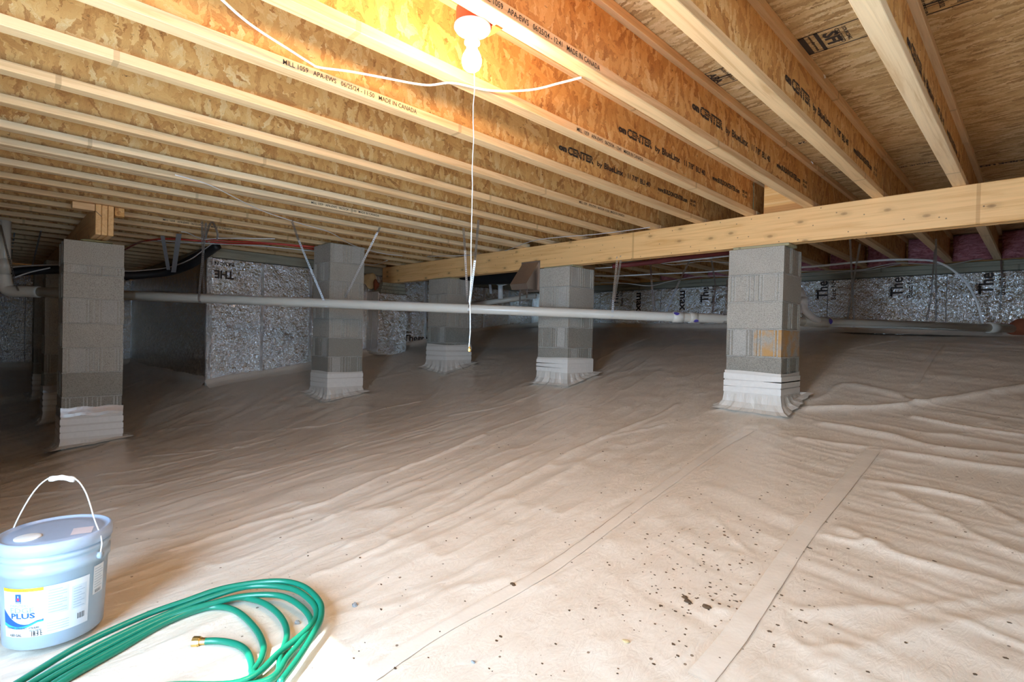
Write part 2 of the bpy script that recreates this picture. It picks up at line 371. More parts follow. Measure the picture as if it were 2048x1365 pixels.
# ------------------------------------------------------------------ ground liner (floor)
def hsh(i, j, s):
    x = np.sin(i*127.1+j*311.7+s*74.7)*43758.5453; return x-np.floor(x)
def vnoise(x, y, s=0):
    i = np.floor(x); j = np.floor(y); fx = x-i; fy = y-j; fx = fx*fx*fx*(fx*(fx*6-15)+10); fy = fy*fy*fy*(fy*(fy*6-15)+10)
    a = hsh(i, j, s); b = hsh(i+1, j, s); c = hsh(i, j+1, s); d = hsh(i+1, j+1, s)
    return (a*(1-fx)+b*fx)*(1-fy)+(c*(1-fx)+d*fx)*fy
def sst(a, b, x): t = np.clip((x-a)/(b-a), 0, 1); return t*t*(3-2*t)
CREASE = [([(208,1024),(399,975),(551,938),(641,912),(778,861)], .010, .014), ([(345,1104),(466,1063),(563,1033),(641,1010),(712,979),(805,940),(872,916),(966,873)], .013, .016),
 ([(626,1154),(676,1137),(743,1108),(809,1074),(852,1055),(926,1022),(998,982),(1067,948),(1162,897),(1231,868),(1313,832),(1354,811)], .014, .016),
 ([(800,941),(913,897),(967,871),(1005,856),(1090,827),(1142,810)], .010, .014), ([(278,918),(489,895)], .009, .014), ([(200,951),(305,936),(563,875)], .011, .015),
 ([(442,865),(638,854),(743,824),(841,803)], .012, .016), ([(900,832),(1000,815),(1070,790)], .010, .016), ([(1200,880),(1300,858),(1330,850)], .007, .014),
 ([(1687,1062),(1793,1110),(1930,1148),(2046,1182)], .012, .03), ([(1789,987),(1930,1062),(2046,1117)], .012, .035), ([(1724,960),(1930,997),(2046,1052)], .012, .03),
 ([(1600,1225),(1700,1222),(1861,1215),(2046,1190)], .010, .04), ([(1650,1330),(1861,1262),(2046,1235)], .012, .06), ([(1827,836),(1938,858),(2046,872)], .02, .02),
 ([(1620,820),(1760,815),(1830,808),(1906,798),(2047,774)], .035, .05), ([(1650,850),(1760,870),(1880,900),(2046,915)], .018, .04), ([(1600,880),(1750,900),(1900,925),(2047,945)], .015, .035),
 ([(1640,800),(1690,770),(1780,785),(1830,805)], .02, .03), ([(1700,700),(1890,675),(1960,690)], .012, .02), ([(1260,745),(1330,700),(1390,675)], .012, .018), ([(1190,725),(1290,680),(1330,665)], .014, .02),
 ([(1553,1190),(1590,1290),(1690,1300)], .008, .02), ([(1553,1190),(1490,1215),(1440,1225)], .008, .025), ([(1640,1070),(1700,1085),(1760,1090)], .01, .02),
 ([(700,1090),(850,1020),(1010,935),(1080,905)], .010, .035), ([(760,1120),(900,1065),(1100,960),(1210,905)], .010, .04), ([(560,1075),(700,1020),(830,965)], .010, .035),
 ([(840,1180),(1000,1110),(1160,1010)], .006, .03), ([(640,1235),(760,1215),(880,1180)], .006, .03), ([(1430,1040),(1465,1075),(1500,1110)], .007, .012), ([(1685,935),(1660,990)], .006, .02),
 ([(120,890),(330,862),(470,838)], .012, .02), ([(0,930),(60,915),(95,903)], .012, .02), ([(0,1000),(160,980),(300,968)], .008, .02), ([(260,870),(420,820),(480,812)], .012, .02), ([(300,830),(420,790)], .01, .02), ([(740,760),(820,745)], .012, .02),
 ([(985,715),(1060,690)], .015, .02), ([(960,690),(1070,668)], .012, .03)]
SEAMS = [([(737,1358),(860,1275),(998,1199),(1104,1138),(1278,1011),(1432,902),(1500,863)], .035), ([(1400,1362),(1460,1288),(1528,1190),(1612,1067),(1700,960),(1745,905)], .05), ([(1830,770),(1885,690)], .03)]
def floor_poly(px): return [on_floor(*q) for q in px]
def make_floor():
    xs = np.concatenate([np.arange(-11.6, -4.6, .035), np.arange(-4.6, .9, .0135), np.arange(.9, 1.75, .04)])
    ys = np.concatenate([np.arange(-.95, -.2, .04), np.arange(-.2, 4.7, .0135), np.arange(4.7, 7.95, .03)])
    X, Y = np.meshgrid(xs, ys); Z = ground(X, Y)
    # folds: direction field turns from along the left creases to along the right creases
    a1, a2, a3 = math.atan2(.994, -.11), math.atan2(-.30, .95)+pi, math.atan2(.8, -.6)
    w = sst(-1.5, -.4, X + (Y-2)*.18); wl = sst(-3.4, -5.2, X)
    h = np.zeros_like(X)
    for ang, wt, seed in ((a1, (1-w)*(1-wl), 1), (a2, w, 2), (a3, wl*(1-w), 3)):
        al = X*cos(ang)+Y*sin(ang); ac = -X*sin(ang)+Y*cos(ang)
        ac2 = ac + .10*vnoise(X*1.1+9, Y*1.1, seed+10) + .02*vnoise(X*6, Y*6, seed+20)
        big = vnoise(ac2/.13, al/1.5, seed); ridge = 1-np.abs(2*vnoise(ac2/.20, al/1.1, seed+5)-1)
        fine = vnoise(ac2/.035, al/.30, seed+7); sharp = (1-np.abs(2*vnoise(ac2/.10+4, al/.6, seed+8)-1))**6
        mod = vnoise(X*.9, Y*.9, seed+30)
        k = .75 if seed == 2 else (1.1 if seed == 3 else .75)
        h += wt*k*(.008*(big-.5)+.011*ridge**4*mod+.0045*(fine-.5)*vnoise(X*1.5, Y*1.5, seed+40)*2+.009*sharp*mod)
    h += .012*(vnoise(X*1.3, Y*1.3, 50)-.5)*sst(-.3, 1.5, Y)+.004*(vnoise(X*9, Y*9, 51)-.5)
    h += .05*(vnoise(X*.8, Y*.8, 52)-.5)*sst(4.4, 5.6, Y)
    def seg_add(poly, fn, rad):
        P = [p[:2] for p in poly]
        for a, b in zip(P[:-1], P[1:]):
            m = (X > min(a[0], b[0])-rad) & (X < max(a[0], b[0])+rad) & (Y > min(a[1], b[1])-rad) & (Y < max(a[1], b[1])+rad)
            if not m.any(): continue
            d = b-a; L = d@d+1e-9; t = np.clip(((X[m]-a[0])*d[0]+(Y[m]-a[1])*d[1])/L, 0, 1)
            q = np.hypot(X[m]-a[0]-t*d[0], Y[m]-a[1]-t*d[1]); fn(m, q)
    for px, A, wd in CREASE:
        poly = smoothline(floor_poly(px), 4); add = np.zeros_like(X)
        jit = [p+np.array([random.uniform(-1,1), random.uniform(-1,1), 0])*.006 for p in poly]
        def fn(m, q, A=A, wd=wd): add[m] = np.maximum(add[m], A*.8*np.exp(-(q/(wd*.8))**1.3))
        seg_add(jit, fn, wd*4); h += add
    for px, wd in SEAMS:
        poly = smoothline(floor_poly(px), 4); add = np.zeros_like(X); fl = np.zeros_like(X)
        def fn(m, q, wd=wd): add[m] = np.maximum(add[m], .0035*(1-sst(wd*.92, wd*1.05, q))); fl[m] = np.maximum(fl[m], 1-sst(wd, wd*1.6, q))
        seg_add(poly, fn, wd*2); h = h*(1-.6*fl)+add
    # calm around hose and pail, and tuck towards piers
    Z = Z+h
    for (px_, py_) in PIERS_XY:
        d = np.maximum(np.maximum(px_-.4-X, X-px_), np.maximum(py_-Y, Y-py_-.4)); Z += .035*np.exp(-(np.maximum(d, 0)/.05)**1.2)
    global _FX, _FY, _FZ
    _FX, _FY, _FZ = xs, ys, Z
    n, m = X.shape; V = np.c_[X.ravel(), Y.ravel(), Z.ravel()]
    idx = np.arange(n*m).reshape(n, m); F = np.stack([idx[:-1,:-1], idx[:-1,1:], idx[1:,1:], idx[1:,:-1]], -1).reshape(-1, 4)
    me = bpy.data.meshes.new('floor'); me.vertices.add(len(V)); me.vertices.foreach_set('co', V.ravel()); nf = len(F)
    me.loops.add(nf*4); me.loops.foreach_set('vertex_index', F.ravel()); me.polygons.add(nf)
    me.polygons.foreach_set('loop_start', np.arange(nf)*4); me.polygons.foreach_set('loop_total', np.full(nf, 4)); me.polygons.foreach_set('use_smooth', np.ones(nf, bool))
    me.update(calc_edges=True); me.materials.append(M_LINER)
    o = bpy.data.objects.new('floor', me); C.objects.link(o); o['kind'] = 'structure'
    return o
# near corner (x = +X face, y = -Y face) of each pier
PIERS_XY = [(-1.324, 4.038), (-3.289, 4.038), (-5.235, 4.038), (-5.352, 2.560), (-5.575, .418), (-7.54, .418), (-9.5, .418)]
FLOOR = make_floor()
def fz(x, y):
    i = int(np.clip(np.searchsorted(_FX, x)-1, 0, len(_FX)-2)); j = int(np.clip(np.searchsorted(_FY, y)-1, 0, len(_FY)-2))
    u = (x-_FX[i])/(_FX[i+1]-_FX[i]); v = (y-_FY[j])/(_FY[j+1]-_FY[j])
    return float((_FZ[j,i]*(1-u)+_FZ[j,i+1]*u)*(1-v)+(_FZ[j+1,i]*(1-u)+_FZ[j+1,i+1]*u)*v)
def ribbon(px, w, mat, name, off, side=0., lift=.0022, jit=0.):
    P = smoothline(floor_poly(px), 14); V = []; F = []; n = 9
    Q = [P[0]]
    for p in P[1:]:
        k = max(1, int(np.linalg.norm(p-Q[-1])/.02)); a = Q[-1]
        for t in range(1, k+1): Q.append(a+(p-a)*t/k)
    for i, p in enumerate(Q):
        d = Q[min(i+1, len(Q)-1)]-Q[max(i-1, 0)]; nn = np.array([-d[1], d[0]])/(np.hypot(d[0], d[1])+1e-9); c = p[:2]+nn*(side+jit*sin(i*.9)*sin(i*.37))
        ws = w*(.35+.65*abs(sin(i*.23+1)*sin(i*.071))) if jit else w
        for k in range(n): q = c+nn*ws*(k/(n-1)*2-1); V.append((q[0], q[1], fz(*q)+lift))
    for i in range(len(Q)-1):
        for k in range(n-1): a = i*n+k; F.append((a, a+1, a+n+1, a+n))
    return new(name, V, F, mat, FLOOR, True)
M_SEAM = m_plain('seam_tape', (.80,.705,.585), .27, bump=.3, bs=60); M_GRIT = m_plain('seam_grit', (.30,.20,.12), .9)
ribbon(SEAMS[1][0], .036, M_SEAM, 'seam_tape', 0)
ribbon(SEAMS[1][0], .0009, M_GRIT, 'seam_grit', 0, -.038, .003, .0008)
ribbon(SEAMS[0][0], .030, M_SEAM, 'seam_tape', 0)
ribbon(SEAMS[0][0][2:5], .0014, M_GRIT, 'seam_grit', 0, .031, .003, .0008)
ribbon(SEAMS[2][0], .022, M_SEAM, 'seam_tape', 0)
tag(FLOOR, 'wrinkled pale plastic liner spread over the sloping ground')
def zf(x, y): return float(ground(x, y))

# ------------------------------------------------------------------ walls
def struct(name, V, F, mat, label=None):
    o = new(name, V, F, mat); o['kind'] = 'structure'
    if label: o['label'] = label
    return o
M_CMU = m_block('cmu_wall', (.30,.28,.25))
WT = .20
# front wall with door opening, right wall with hatch opening
x0, x1, z0, z1 = DOOR
V, F = join([box(WFAR_X-WT, x0, WF_Y-WT, WF_Y, -1.4, ZD), box(x1, WR_X+WT, WF_Y-WT, WF_Y, -1.4, ZD), box(x0, x1, WF_Y-WT, WF_Y, z1, ZD), box(x0, x1, WF_Y-WT, WF_Y, -1.4, z0)])
struct('wall_front', V, F, M_CMU)
y0, y1, z0, z1 = HATCH
V, F = join([box(WR_X, WR_X+WT, WF_Y, y0, -1.4, ZD), box(WR_X, WR_X+WT, y1, WB_Y+WT, -1.4, ZD), box(WR_X, WR_X+WT, y0, y1, z1, ZD), box(WR_X, WR_X+WT, y0, y1, -1.4, z0)])
struct('wall_right', V, F, M_CMU)
wall_back = struct('wall_back', *box(WL_X, WR_X, WB_Y+.02, WB_Y+.02+WT, -.3, .842), M_CMU)
wall_left = struct('wall_left', *box(WL_X-.02-WT, WL_X-.02, WS_Y+.02, WB_Y, -.9, .842), M_CMU)
wall_step = struct('wall_left', *box(WFAR_X, WL_X-.02, WS_Y+.02, WS_Y+.02+WT, -.95, .842), M_CMU)
wall_far = struct('wall_left', *box(WFAR_X-.02-WT, WFAR_X-.02, WF_Y, WS_Y+.3, -.95, .842), M_CMU)
def foil_boards(par, kind, c, a0, a1, w=1.2192, tapes=True):
    """boards on a wall plane: kind 'y' = plane at constant Y facing -Y, 'x' = plane at constant X facing +X"""
    a = a0; k = 0
    while a < a1-.05:
        b = min(a+w, a1); n = 14
        if kind == 'y': zb = min(zf(a, c), zf(b, c))-.05; V, F = box(a+.003, b-.003, c, c+.02, zb, .838, .003)
        else: zb = min(zf(c, a), zf(c, b))-.05; V, F = box(c-.02, c, a+.003, b-.003, zb, .838, .003)
        new('foam_board', V, F, M_FOIL, par)
        if b < a1-.05 and tapes:
            if kind == 'y': V, F = box(b-.03, b+.03, c-.002, c, zb, .83)
            else: V, F = box(c, c+.002, b-.018, b+.018, zb, .83)
            new('foil_tape', V, F, M_FOILT, par)
        a = b; k += 1
foil_boards(wall_back, 'y', WB_Y, WL_X, WR_X, tapes=False)
foil_boards(wall_left, 'x', WL_X, WS_Y, WB_Y, .62)
foil_boards(wall_step, 'y', WS_Y, WFAR_X, WL_X, 1.15, False)
foil_boards(wall_far, 'x', WFAR_X, WF_Y, WS_Y, 1.2, False)
new('foil_tape', *join([box(WL_X, WL_X+.003, WS_Y, WS_Y+.05, -.75, .842), box(WL_X-.05, WL_X, WS_Y-.003, WS_Y, -.75, .842)]), M_FOILT, wall_left)
# plates on top of the walls
def trim(name, V, F, m): struct(name, V, F, m)
trim('trim_1', *box(WL_X, WR_X, WB_Y-.03, WB_Y+.12, .845, .900, .003), M_SILL)
trim('trim_2', *box(WL_X, WR_X, WB_Y-.01, WB_Y+.12, .903, .957, .003), M_SILL)
trim('trim_3', *box(WL_X-.12, WL_X+.02, WS_Y, WB_Y-.05, .845, .957, .003), M_SILLY)
trim('trim_4', *box(WFAR_X, WL_X-.13, WS_Y-.02, WS_Y+.12, .845, .957, .003), M_SILL)
trim('trim_5', *box(WFAR_X-.14, WFAR_X+.02, WF_Y, WS_Y-.03, .845, .957, .003), M_SILLY)
trim('trim_6', *box(WL_X, WR_X, 7.80, 7.835, ZJ+.002, ZD-.002), M_WEB)   # rim board
# turned-up liner at the foot of the walls
def flap(par, pts, hgt, nrm):
    V = []; F = []; nrm = np.array(nrm, float)
    pts = smoothline([np.array(p, float) for p in pts], 12)
    for i, p in enumerate(pts):
        j = .004*sin(i*1.7)+.006*sin(i*.31)
        for k, (o, zz) in enumerate(((.16, .0), (.05, .015), (.014, .05), (.008, hgt+j), (.0, hgt+j))):
            q = p+nrm*o; z = zf(q[0], q[1])+zz if k < 2 else zf(p[0], p[1])+zz
            V.append((q[0], q[1], z))
    for i in range(len(pts)-1):
        for k in range(4): a = i*5+k; F.append((a, a+1, a+6, a+5))
    o = new('liner_flap', V, F, M_LINER, par, True); return o
flap(FLOOR, [(x, WB_Y, 0) for x in np.linspace(WL_X, WR_X, 14)], .09, (0, -1, 0))
flap(FLOOR, [(WL_X, y, 0) for y in np.linspace(WS_Y, WB_Y, 12)], .07, (1, 0, 0))
flap(FLOOR, [(x, WS_Y, 0) for x in np.linspace(WFAR_X, WL_X+.02, 10)], .10, (0, -1, 0))
flap(FLOOR, [(WFAR_X, y, 0) for y in np.linspace(WF_Y, WS_Y, 6)], .10, (1, 0, 0))
# writing on the foil boards
for X in (-2.135, -1.325, -.512, .30, -2.95, -3.76, -5.40):
    o = (X+.005, WB_Y, .575)
    put_text('\u2039DUPONT\u203a', .055, (X+.005, WB_Y, .575), (0,0,1), (-1,0,0), wall_back, width=.155, bold=.0008)
    put_text('The', .17, (X+.105, WB_Y, .598), (0,0,1), (-1,0,0), wall_back, width=.235, bold=.004)
    put_text('Basic NH', .08, (X+.205, WB_Y, .575), (0,0,1), (-1,0,0), wall_back, width=.262, bold=0)
for X in (-4.92, -4.12):
    put_text('max', .17, (X, WB_Y, .80), (0,0,-1), (1,0,0), wall_back, width=.32, bold=.004)
put_text('BASIC N', .06, (WL_X, 2.09, .80), (0,-1,0), (0,0,-1), wall_left, width=.21, bold=.001)
put_text('THE', .13, (WL_X, 2.085, .695), (0,-1,0), (0,0,-1), wall_left, width=.21, bold=.004)
put_text('DuPont', .045, (WL_X, 4.50, .01), (0,1,0), (0,0,1), wall_left, width=.14, bold=.001)
put_text('Therm', .13, (WL_X, 4.50, -.11), (0,1,0), (0,0,1), wall_left, width=.45, bold=.003)
put_text('Basic NH', .06, (WL_X, 4.50, -.20), (0,1,0), (0,0,1), wall_left, width=.27, bold=.0005)

# ------------------------------------------------------------------ deck panels
V, F = join([box(WL_X-.25, WR_X+WT, WB_Y+.125, WB_Y+.2, .80, ZD+.05), box(WL_X-.3, WL_X-.225, WS_Y+.1, WB_Y+.2, .80, ZD+.05), box(WFAR_X-.3, WL_X-.2, WS_Y+.125, WS_Y+.2, .80, ZD+.05), box(WFAR_X-.3, WFAR_X-.225, WF_Y-.2, WS_Y+.2, .80, ZD+.05)])
struct('trim_7', V, F, M_WEB)   # outer rim board all round
ceiling = struct('ceiling', *box(WFAR_X-.2, WR_X+.2, WF_Y-.2, WB_Y+.2, ZD+.02, ZD+.06), M_DECK)
ys = [WF_Y, .08, 1.30, 2.52, 3.74, 4.96, 6.18, 7.40, WB_Y+.1]
for r_, (a, b) in enumerate(zip(ys[:-1], ys[1:])):
    x = WR_X+.05-(1.22 if r_ % 2 else 0)
    if r_ % 2: new('subfloor_panel', *box(x+.002, WR_X+.05, a+.0015, b-.0015, ZD, ZD+.018), M_DECK, ceiling)
    while x > WFAR_X:
        lo = max(x-2.44, WFAR_X-.1)
        if x-lo > .1: new('subfloor_panel', *box(lo+.002, x-.001, a+.0015, b-.0015, ZD, ZD+.018), M_DECK, ceiling)
        x = lo
# grade stamps on the deck: upside-down to the viewer, made of bars and small lettering
def stamp(x, y, w, h, kind):
    """x,y: corner; w along X, h along Y (0.16)"""
    z = ZD-.0012; parts = []
    def bar(a, b, c, d): parts.append(([(a,c,z),(b,c,z),(b,d,z),(a,d,z)], [(0,1,2,3)]))
    t = .006
    bar(x, x+w, y, y+t); bar(x, x+w, y+h-t, y+h)
    for q in (x, x+w-t): bar(q, q+t, y, y+h)
    if kind == 'long':
        bar(x+w*.12, x+w*.2, y, y+h); bar(x+w*.30, x+w*.34, y, y+h); bar(x+w*.74, x+w*.80, y, y+h); bar(x+w*.84, x+w*.87, y, y+h)
    else:
        bar(x, x+w, y+h*.48, y+h*.54); bar(x, x+w, y+h*.60, y+h*.63)
    V, F = join(parts); o = new('grade_stamp', V, F, M_INK, ceiling); return o
def deck_text(s, size, x, y, width, bold=.0005):   # reads with its top towards -X, along +Y
    put_text(s, size, (x, y, ZD), (0, 1, 0), (1, 0, 0), ceiling, width=width, bold=bold)
stamp(-.80, 2.37, .36, .165, 'long')
deck_text('SFI', .07, -.665, 2.40, .10, .003); deck_text('CERTIFIED', .02, -.62, 2.385, .13); deck_text('SOURCING', .018, -.595, 2.39, .12)
deck_text('THIS SIDE DOWN', .02, -.77, 2.38, .14); deck_text('www.sfiprogram', .016, -.715, 2.38, .14)
stamp(-1.16, 2.385, .13, .165, 'apa'); deck_text('APA', .05, -1.155, 2.41, .11, .002)
deck_text('RATED STURD-I-FLOOR', .016, -1.085, 2.395, .14); deck_text('24 OC EXPOSURE 1', .016, -1.062, 2.395, .14)
stamp(-.36, 2.36, .16, .165, 'apa'); deck_text('24 OC 23/32', .022, -.30, 2.37, .13); deck_text('PANEL  GRADE', .02, -.25, 2.37, .13); deck_text('THIS SIDE UP', .02, -.35, 2.37, .14)
put_text('NAIL GUIDE LINE', .05, (.05, 4.88, ZD), (-1, 0, 0), (0, 1, 0), ceiling, width=.42, bold=.003)
put_text('TONGUE SIDE', .04, (-.52, 4.55, ZD), (-1, 0, 0), (0, 1, 0), ceiling, width=.26, bold=.001)
put_text('SPAN 24', .05, (-.95, 3.60, ZD), (-1, 0, 0), (0, 1, 0), ceiling, width=.17, bold=.001)
put_text('24 OC', .05, (-.98, 4.40, ZD), (-1, 0, 0), (0, 1, 0), ceiling, width=.15, bold=.001)

for a, b in (((1308,70),(1309,88)), ((1845,42),(1855,80)), ((1925,258),(1926,278)), ((1919,300),(1921,330)), ((1943,308),(1934,322)), ((1735,262),(1736,276)), ((1644,148),(1650,156)), ((1620,322),(1626,328)), ((1382,373),(1387,384)), ((1855,80),(1861,96))):
    p0_ = at(*a, Z=ZD-.004); p1_ = at(*b, Z=ZD-.03)
    new('glue_drip', *tube(smoothline([p0_, (p0_+p1_)/2+np.array([.004, .003, 0]), p1_], 4), .0028, 6), M_WHITE, ceiling, True)
# ------------------------------------------------------------------ I-joists
FW, FT = .0635, .038
def joist(x, ya, yb, label, group, pale=False):
    e = empty('i_joist', (x, ya, ZJ), label, 'joist', group); L = yb-ya
    key = (round(L, 2), pale); fm = M_FLANGE_P if pale else M_FLANGE
    if key not in _J:
        a = new('bottom_flange', *box(0, FW, 0, L, 0, FT, .002), fm, e); b = new('top_flange', *box(0, FW, 0, L, ZD-ZJ-FT, ZD-ZJ-.0005, .002), fm, e)
        w = new('web', *box(FW/2-.005, FW/2+.005, .002, L-.002, FT-.004, ZD-ZJ-FT+.004), M_WEB, e); _J[key] = (a, b, w)
    else:
        for p in _J[key]: c = p.copy(); C.objects.link(c); c.parent = e
    return e
_J = {}
ORD = ['first','second','third','fourth','fifth','sixth','seventh','eighth','ninth','tenth','eleventh','twelfth','thirteenth','fourteenth','fifteenth','sixteenth','seventeenth','eighteenth','nineteenth','twentieth']
JN = {}
for n in range(0, 29):
    X = JX(n)
    yb = BY+.05 if X > WL_X-.02 else WS_Y+.05
    if n == 0: lab = 'pale I-joist outside the right edge, nearest the hatch side'
    elif n == 1: lab = 'wood I-joist nearest the top right corner, broad pale underside'
    elif n == 2: lab = 'second wood I-joist from the top right corner, reddish web without the light'
    elif n == 3: lab = 'I-joist with the orange lamp box fixed to its side'
    elif n == 4: lab = 'I-joist just left of the lamp, white cable crossing its underside, ends at green edge'
    elif n == 5: lab = 'I-joist with date print on its lower flange, second left of the lamp'
    elif n < 24: lab = f'{ORD[n-4]} wood I-joist left of the lamp, counting towards the low far left'
    else: lab = 'thin distant I-joist in the dark far left corner'
    JN[n] = joist(X, WF_Y, yb, lab, 'I-joists on the near side of the beam', n in (1, 9, 10, 11))
JN['b'] = joist(JX(10)+FW+.004, WF_Y, BY+.05, 'doubled I-joist set tight against its neighbour, finger joint near mid length', 'I-joists on the near side of the beam', True)
far = 0
for k in range(-4, 17):
    X = -.372-FW+.03-k*S
    if X < WL_X or X > WR_X-.05: continue
    lab = ('I-joist beyond the long beam, pale underside seen against pink batts at far right' if k == 0 else
           'second I-joist beyond the long beam from the right edge' if k == 1 else
           f'{ORD[k]} I-joist beyond the long beam, counting from the right edge' if 2 <= k < 7 else 'dim I-joist in the dark beyond the long beam')
    joist(X, BY+.056, 7.79, lab, 'I-joists beyond the beam', k == 0)
    far += 1
# web print, at one place on each web as it left the mill
def webx(n): return JX(n)+FW/2+.005
def web_print(n, full=True):
    p = JN[n]; x = webx(n); z = 1.082; Rr, Uu = (0,1,0), (0,0,1)
    put_text('on', .045, (x, 2.322, z+.006), Rr, Uu, p, width=.075, bold=.0035)
    put_text('CENTER', .060, (x, 2.402, z), Rr, Uu, p, width=.255, bold=.003)
    if full:
        bars = join([([(x+.0016, 2.41, z+q), (x+.0016, 2.65, z+q), (x+.0016, 2.65, z+q+.002), (x+.0016, 2.41, z+q+.002)], [(0,1,2,3)]) for q in (.012, .021, .031)])
        o = new('print_bars', [np.array(v)-np.array(p.location) for v in bars[0]], bars[1], M_WEB, p)
    put_text('by', .042, (x, 2.69, z), Rr, Uu, p, width=.055, bold=.001)
    put_text('BlueLinx', .052, (x, 2.765, z), Rr, Uu, p, width=.215, bold=.0015)
    put_text('11 7/8"', .048, (x, 3.03, z), Rr, Uu, p, width=.13, bold=.0012)
    put_text('BLI 40', .048, (x, 3.19, z), Rr, Uu, p, width=.13, bold=.0012)
    put_text('www.BUILDONCENTER.com', .045, (x, 3.43, z), Rr, Uu, p, width=.45, bold=.0018)
    put_text('ESR 1405', .028, (x, 3.93, z+.02), Rr, Uu, p, width=.09, bold=.0005); put_text('PS 2 APA', .028, (x, 3.93, z-.01), Rr, Uu, p, width=.09, bold=.0005)
for n in (1, 2, 3, 4, 5): web_print(n)
def flange_print(n, y, s='MILL 1059   APA-EWS   06/25/24 - 11:50   MADE IN CANADA', w=.58, xx=None):
    p = JN[n]; x = (JX(n) if xx is None else xx)+FW
    put_text(s, .026, (x, y, ZJ+.010), (0,1,0), (0,0,1), p, width=w, bold=.0002)
flange_print(5, .745); flange_print(3, .98, 'MILL 1059   APA-EWS   06/25/24 - 12:41   MADE IN CANADA'); flange_print(4, 1.942, 'MILL 1059   APA-EWS   06/25/24 - 12:41   MADE IN CANADA')
flange_print('b', 1.72, w=.58, xx=JX(10)+FW+.004); flange_print(14, 1.1); flange_print(6, 3.0)
# OSB blocking panel over the beam between two joists, with the green painted edge on the joist end
o = tag(new('blocking_panel', *box(JX(4)+FW+.06, JX(3)-.002, BY+.03, BY+.045, ZJ+.002, ZD-.002), M_WEB), 'orange OSB blocking panel standing on the long beam between two joists', 'panel')
o = new('green_edge', *box(FW/2-.006, FW/2+.006, BY+.05-WF_Y, BY+.054-WF_Y, FT, .30-FT), m_plain('teal_paint', (.02,.22,.18), .6), JN[4])

# pink batts at the rim
for k in range(-4, 11):
    X = -.372-FW+.03-k*S
    a, b = X+FW+.004, X+S-.004
    if a < WL_X or b > WR_X: continue
    V, F = [], []; nx, nz = 14, 10; rnd = random.Random(k)
    ph = [rnd.uniform(0, 6) for _ in range(6)]
    for j in range(nz+1):
        for i in range(nx+1):
            u, v = i/nx, j/nz; bul = .06*(sin(pi*u)**.5)*(sin(pi*v)**.5)+.014*sin(u*9+ph[0]+v*4)+.012*sin(v*13+ph[1]+u*3)+.006*sin(u*23+v*17+ph[2])
            V.append((a+(b-a)*u, 7.70-bul, ZJ+.005+(.285)*v))
    for j in range(nz):
        for i in range(nx): q = j*(nx+1)+i; F.append((q, q+1, q+nx+2, q+nx+1))
    nb = len(V); V += [(a, 7.79, ZJ+.005), (b, 7.79, ZJ+.005), (b, 7.79, ZJ+.29), (a, 7.79, ZJ+.29)]; F.append((nb+3, nb+2, nb+1, nb))
    F.append(tuple(range(nx+1))[::-1]+(nb, nb+1)); F.append(tuple(range(nz*(nx+1), nz*(nx+1)+nx+1))+(nb+2, nb+3))
    F.append(tuple(j*(nx+1) for j in range(nz+1))+(nb+3, nb)); F.append(tuple(j*(nx+1)+nx for j in range(nz+1))[::-1]+(nb+1, nb+2))
    lab = ('pink fibreglass batt in the rim bay at the far right edge' if k == 0 else f'pink fibreglass batt in the {ORD[k]} rim bay left of the right edge' if 1 <= k < 6 else 'dim pink fibreglass batt in a dark rim bay')
    tag(new('insulation_batt', V, F, M_PINK, None, True), lab, 'insulation', 'pink batts between joist ends at the far wall')

# ------------------------------------------------------------------ beams
def beam(label, xa, xb, y, name='built_up_beam'):
    e = empty(name, ((xa+xb)/2, y+.057, ZB), label, 'beam')
    for k in range(3):
                new('ply', *[ (lambda V, F: ([(v[0]-e.location.x, v[1]-e.location.y, v[2]-e.location.z) for v in V], F))(*box(xa+(0, .004, .002)[k], xb-(0, .006, .002)[k], y+.0395*k, y+.0395*k+.037, ZB+(0,.002,.0015)[k], ZJ-.001, .0035))][0], M_BEAM, e)
    return e
beam('long three-ply timber beam crossing from upper right to the far wall on block piers', -6.86, WR_X, BY)
beam('three-ply timber beam with cut end showing, resting on the leftmost near pier', WFAR_X+.02, -5.25, .58)
def thing(name, V, F, mat, label, cat, group=None, smooth=False): return tag(new(name, V, F, mat, None, smooth), label, cat, group)
thing('wood_cleat', *box(-5.34, -5.26, .44, .577, .905, .957, .002), M_FLANGE, 'short wood cleat left of the beam end, tight under a joist', 'wood block')
thing('wood_cleat', *box(-5.34, -5.26, .703, .765, .89, .957, .002), M_WEB, 'short chipboard cleat right of the beam end, tight under a joist', 'wood block')

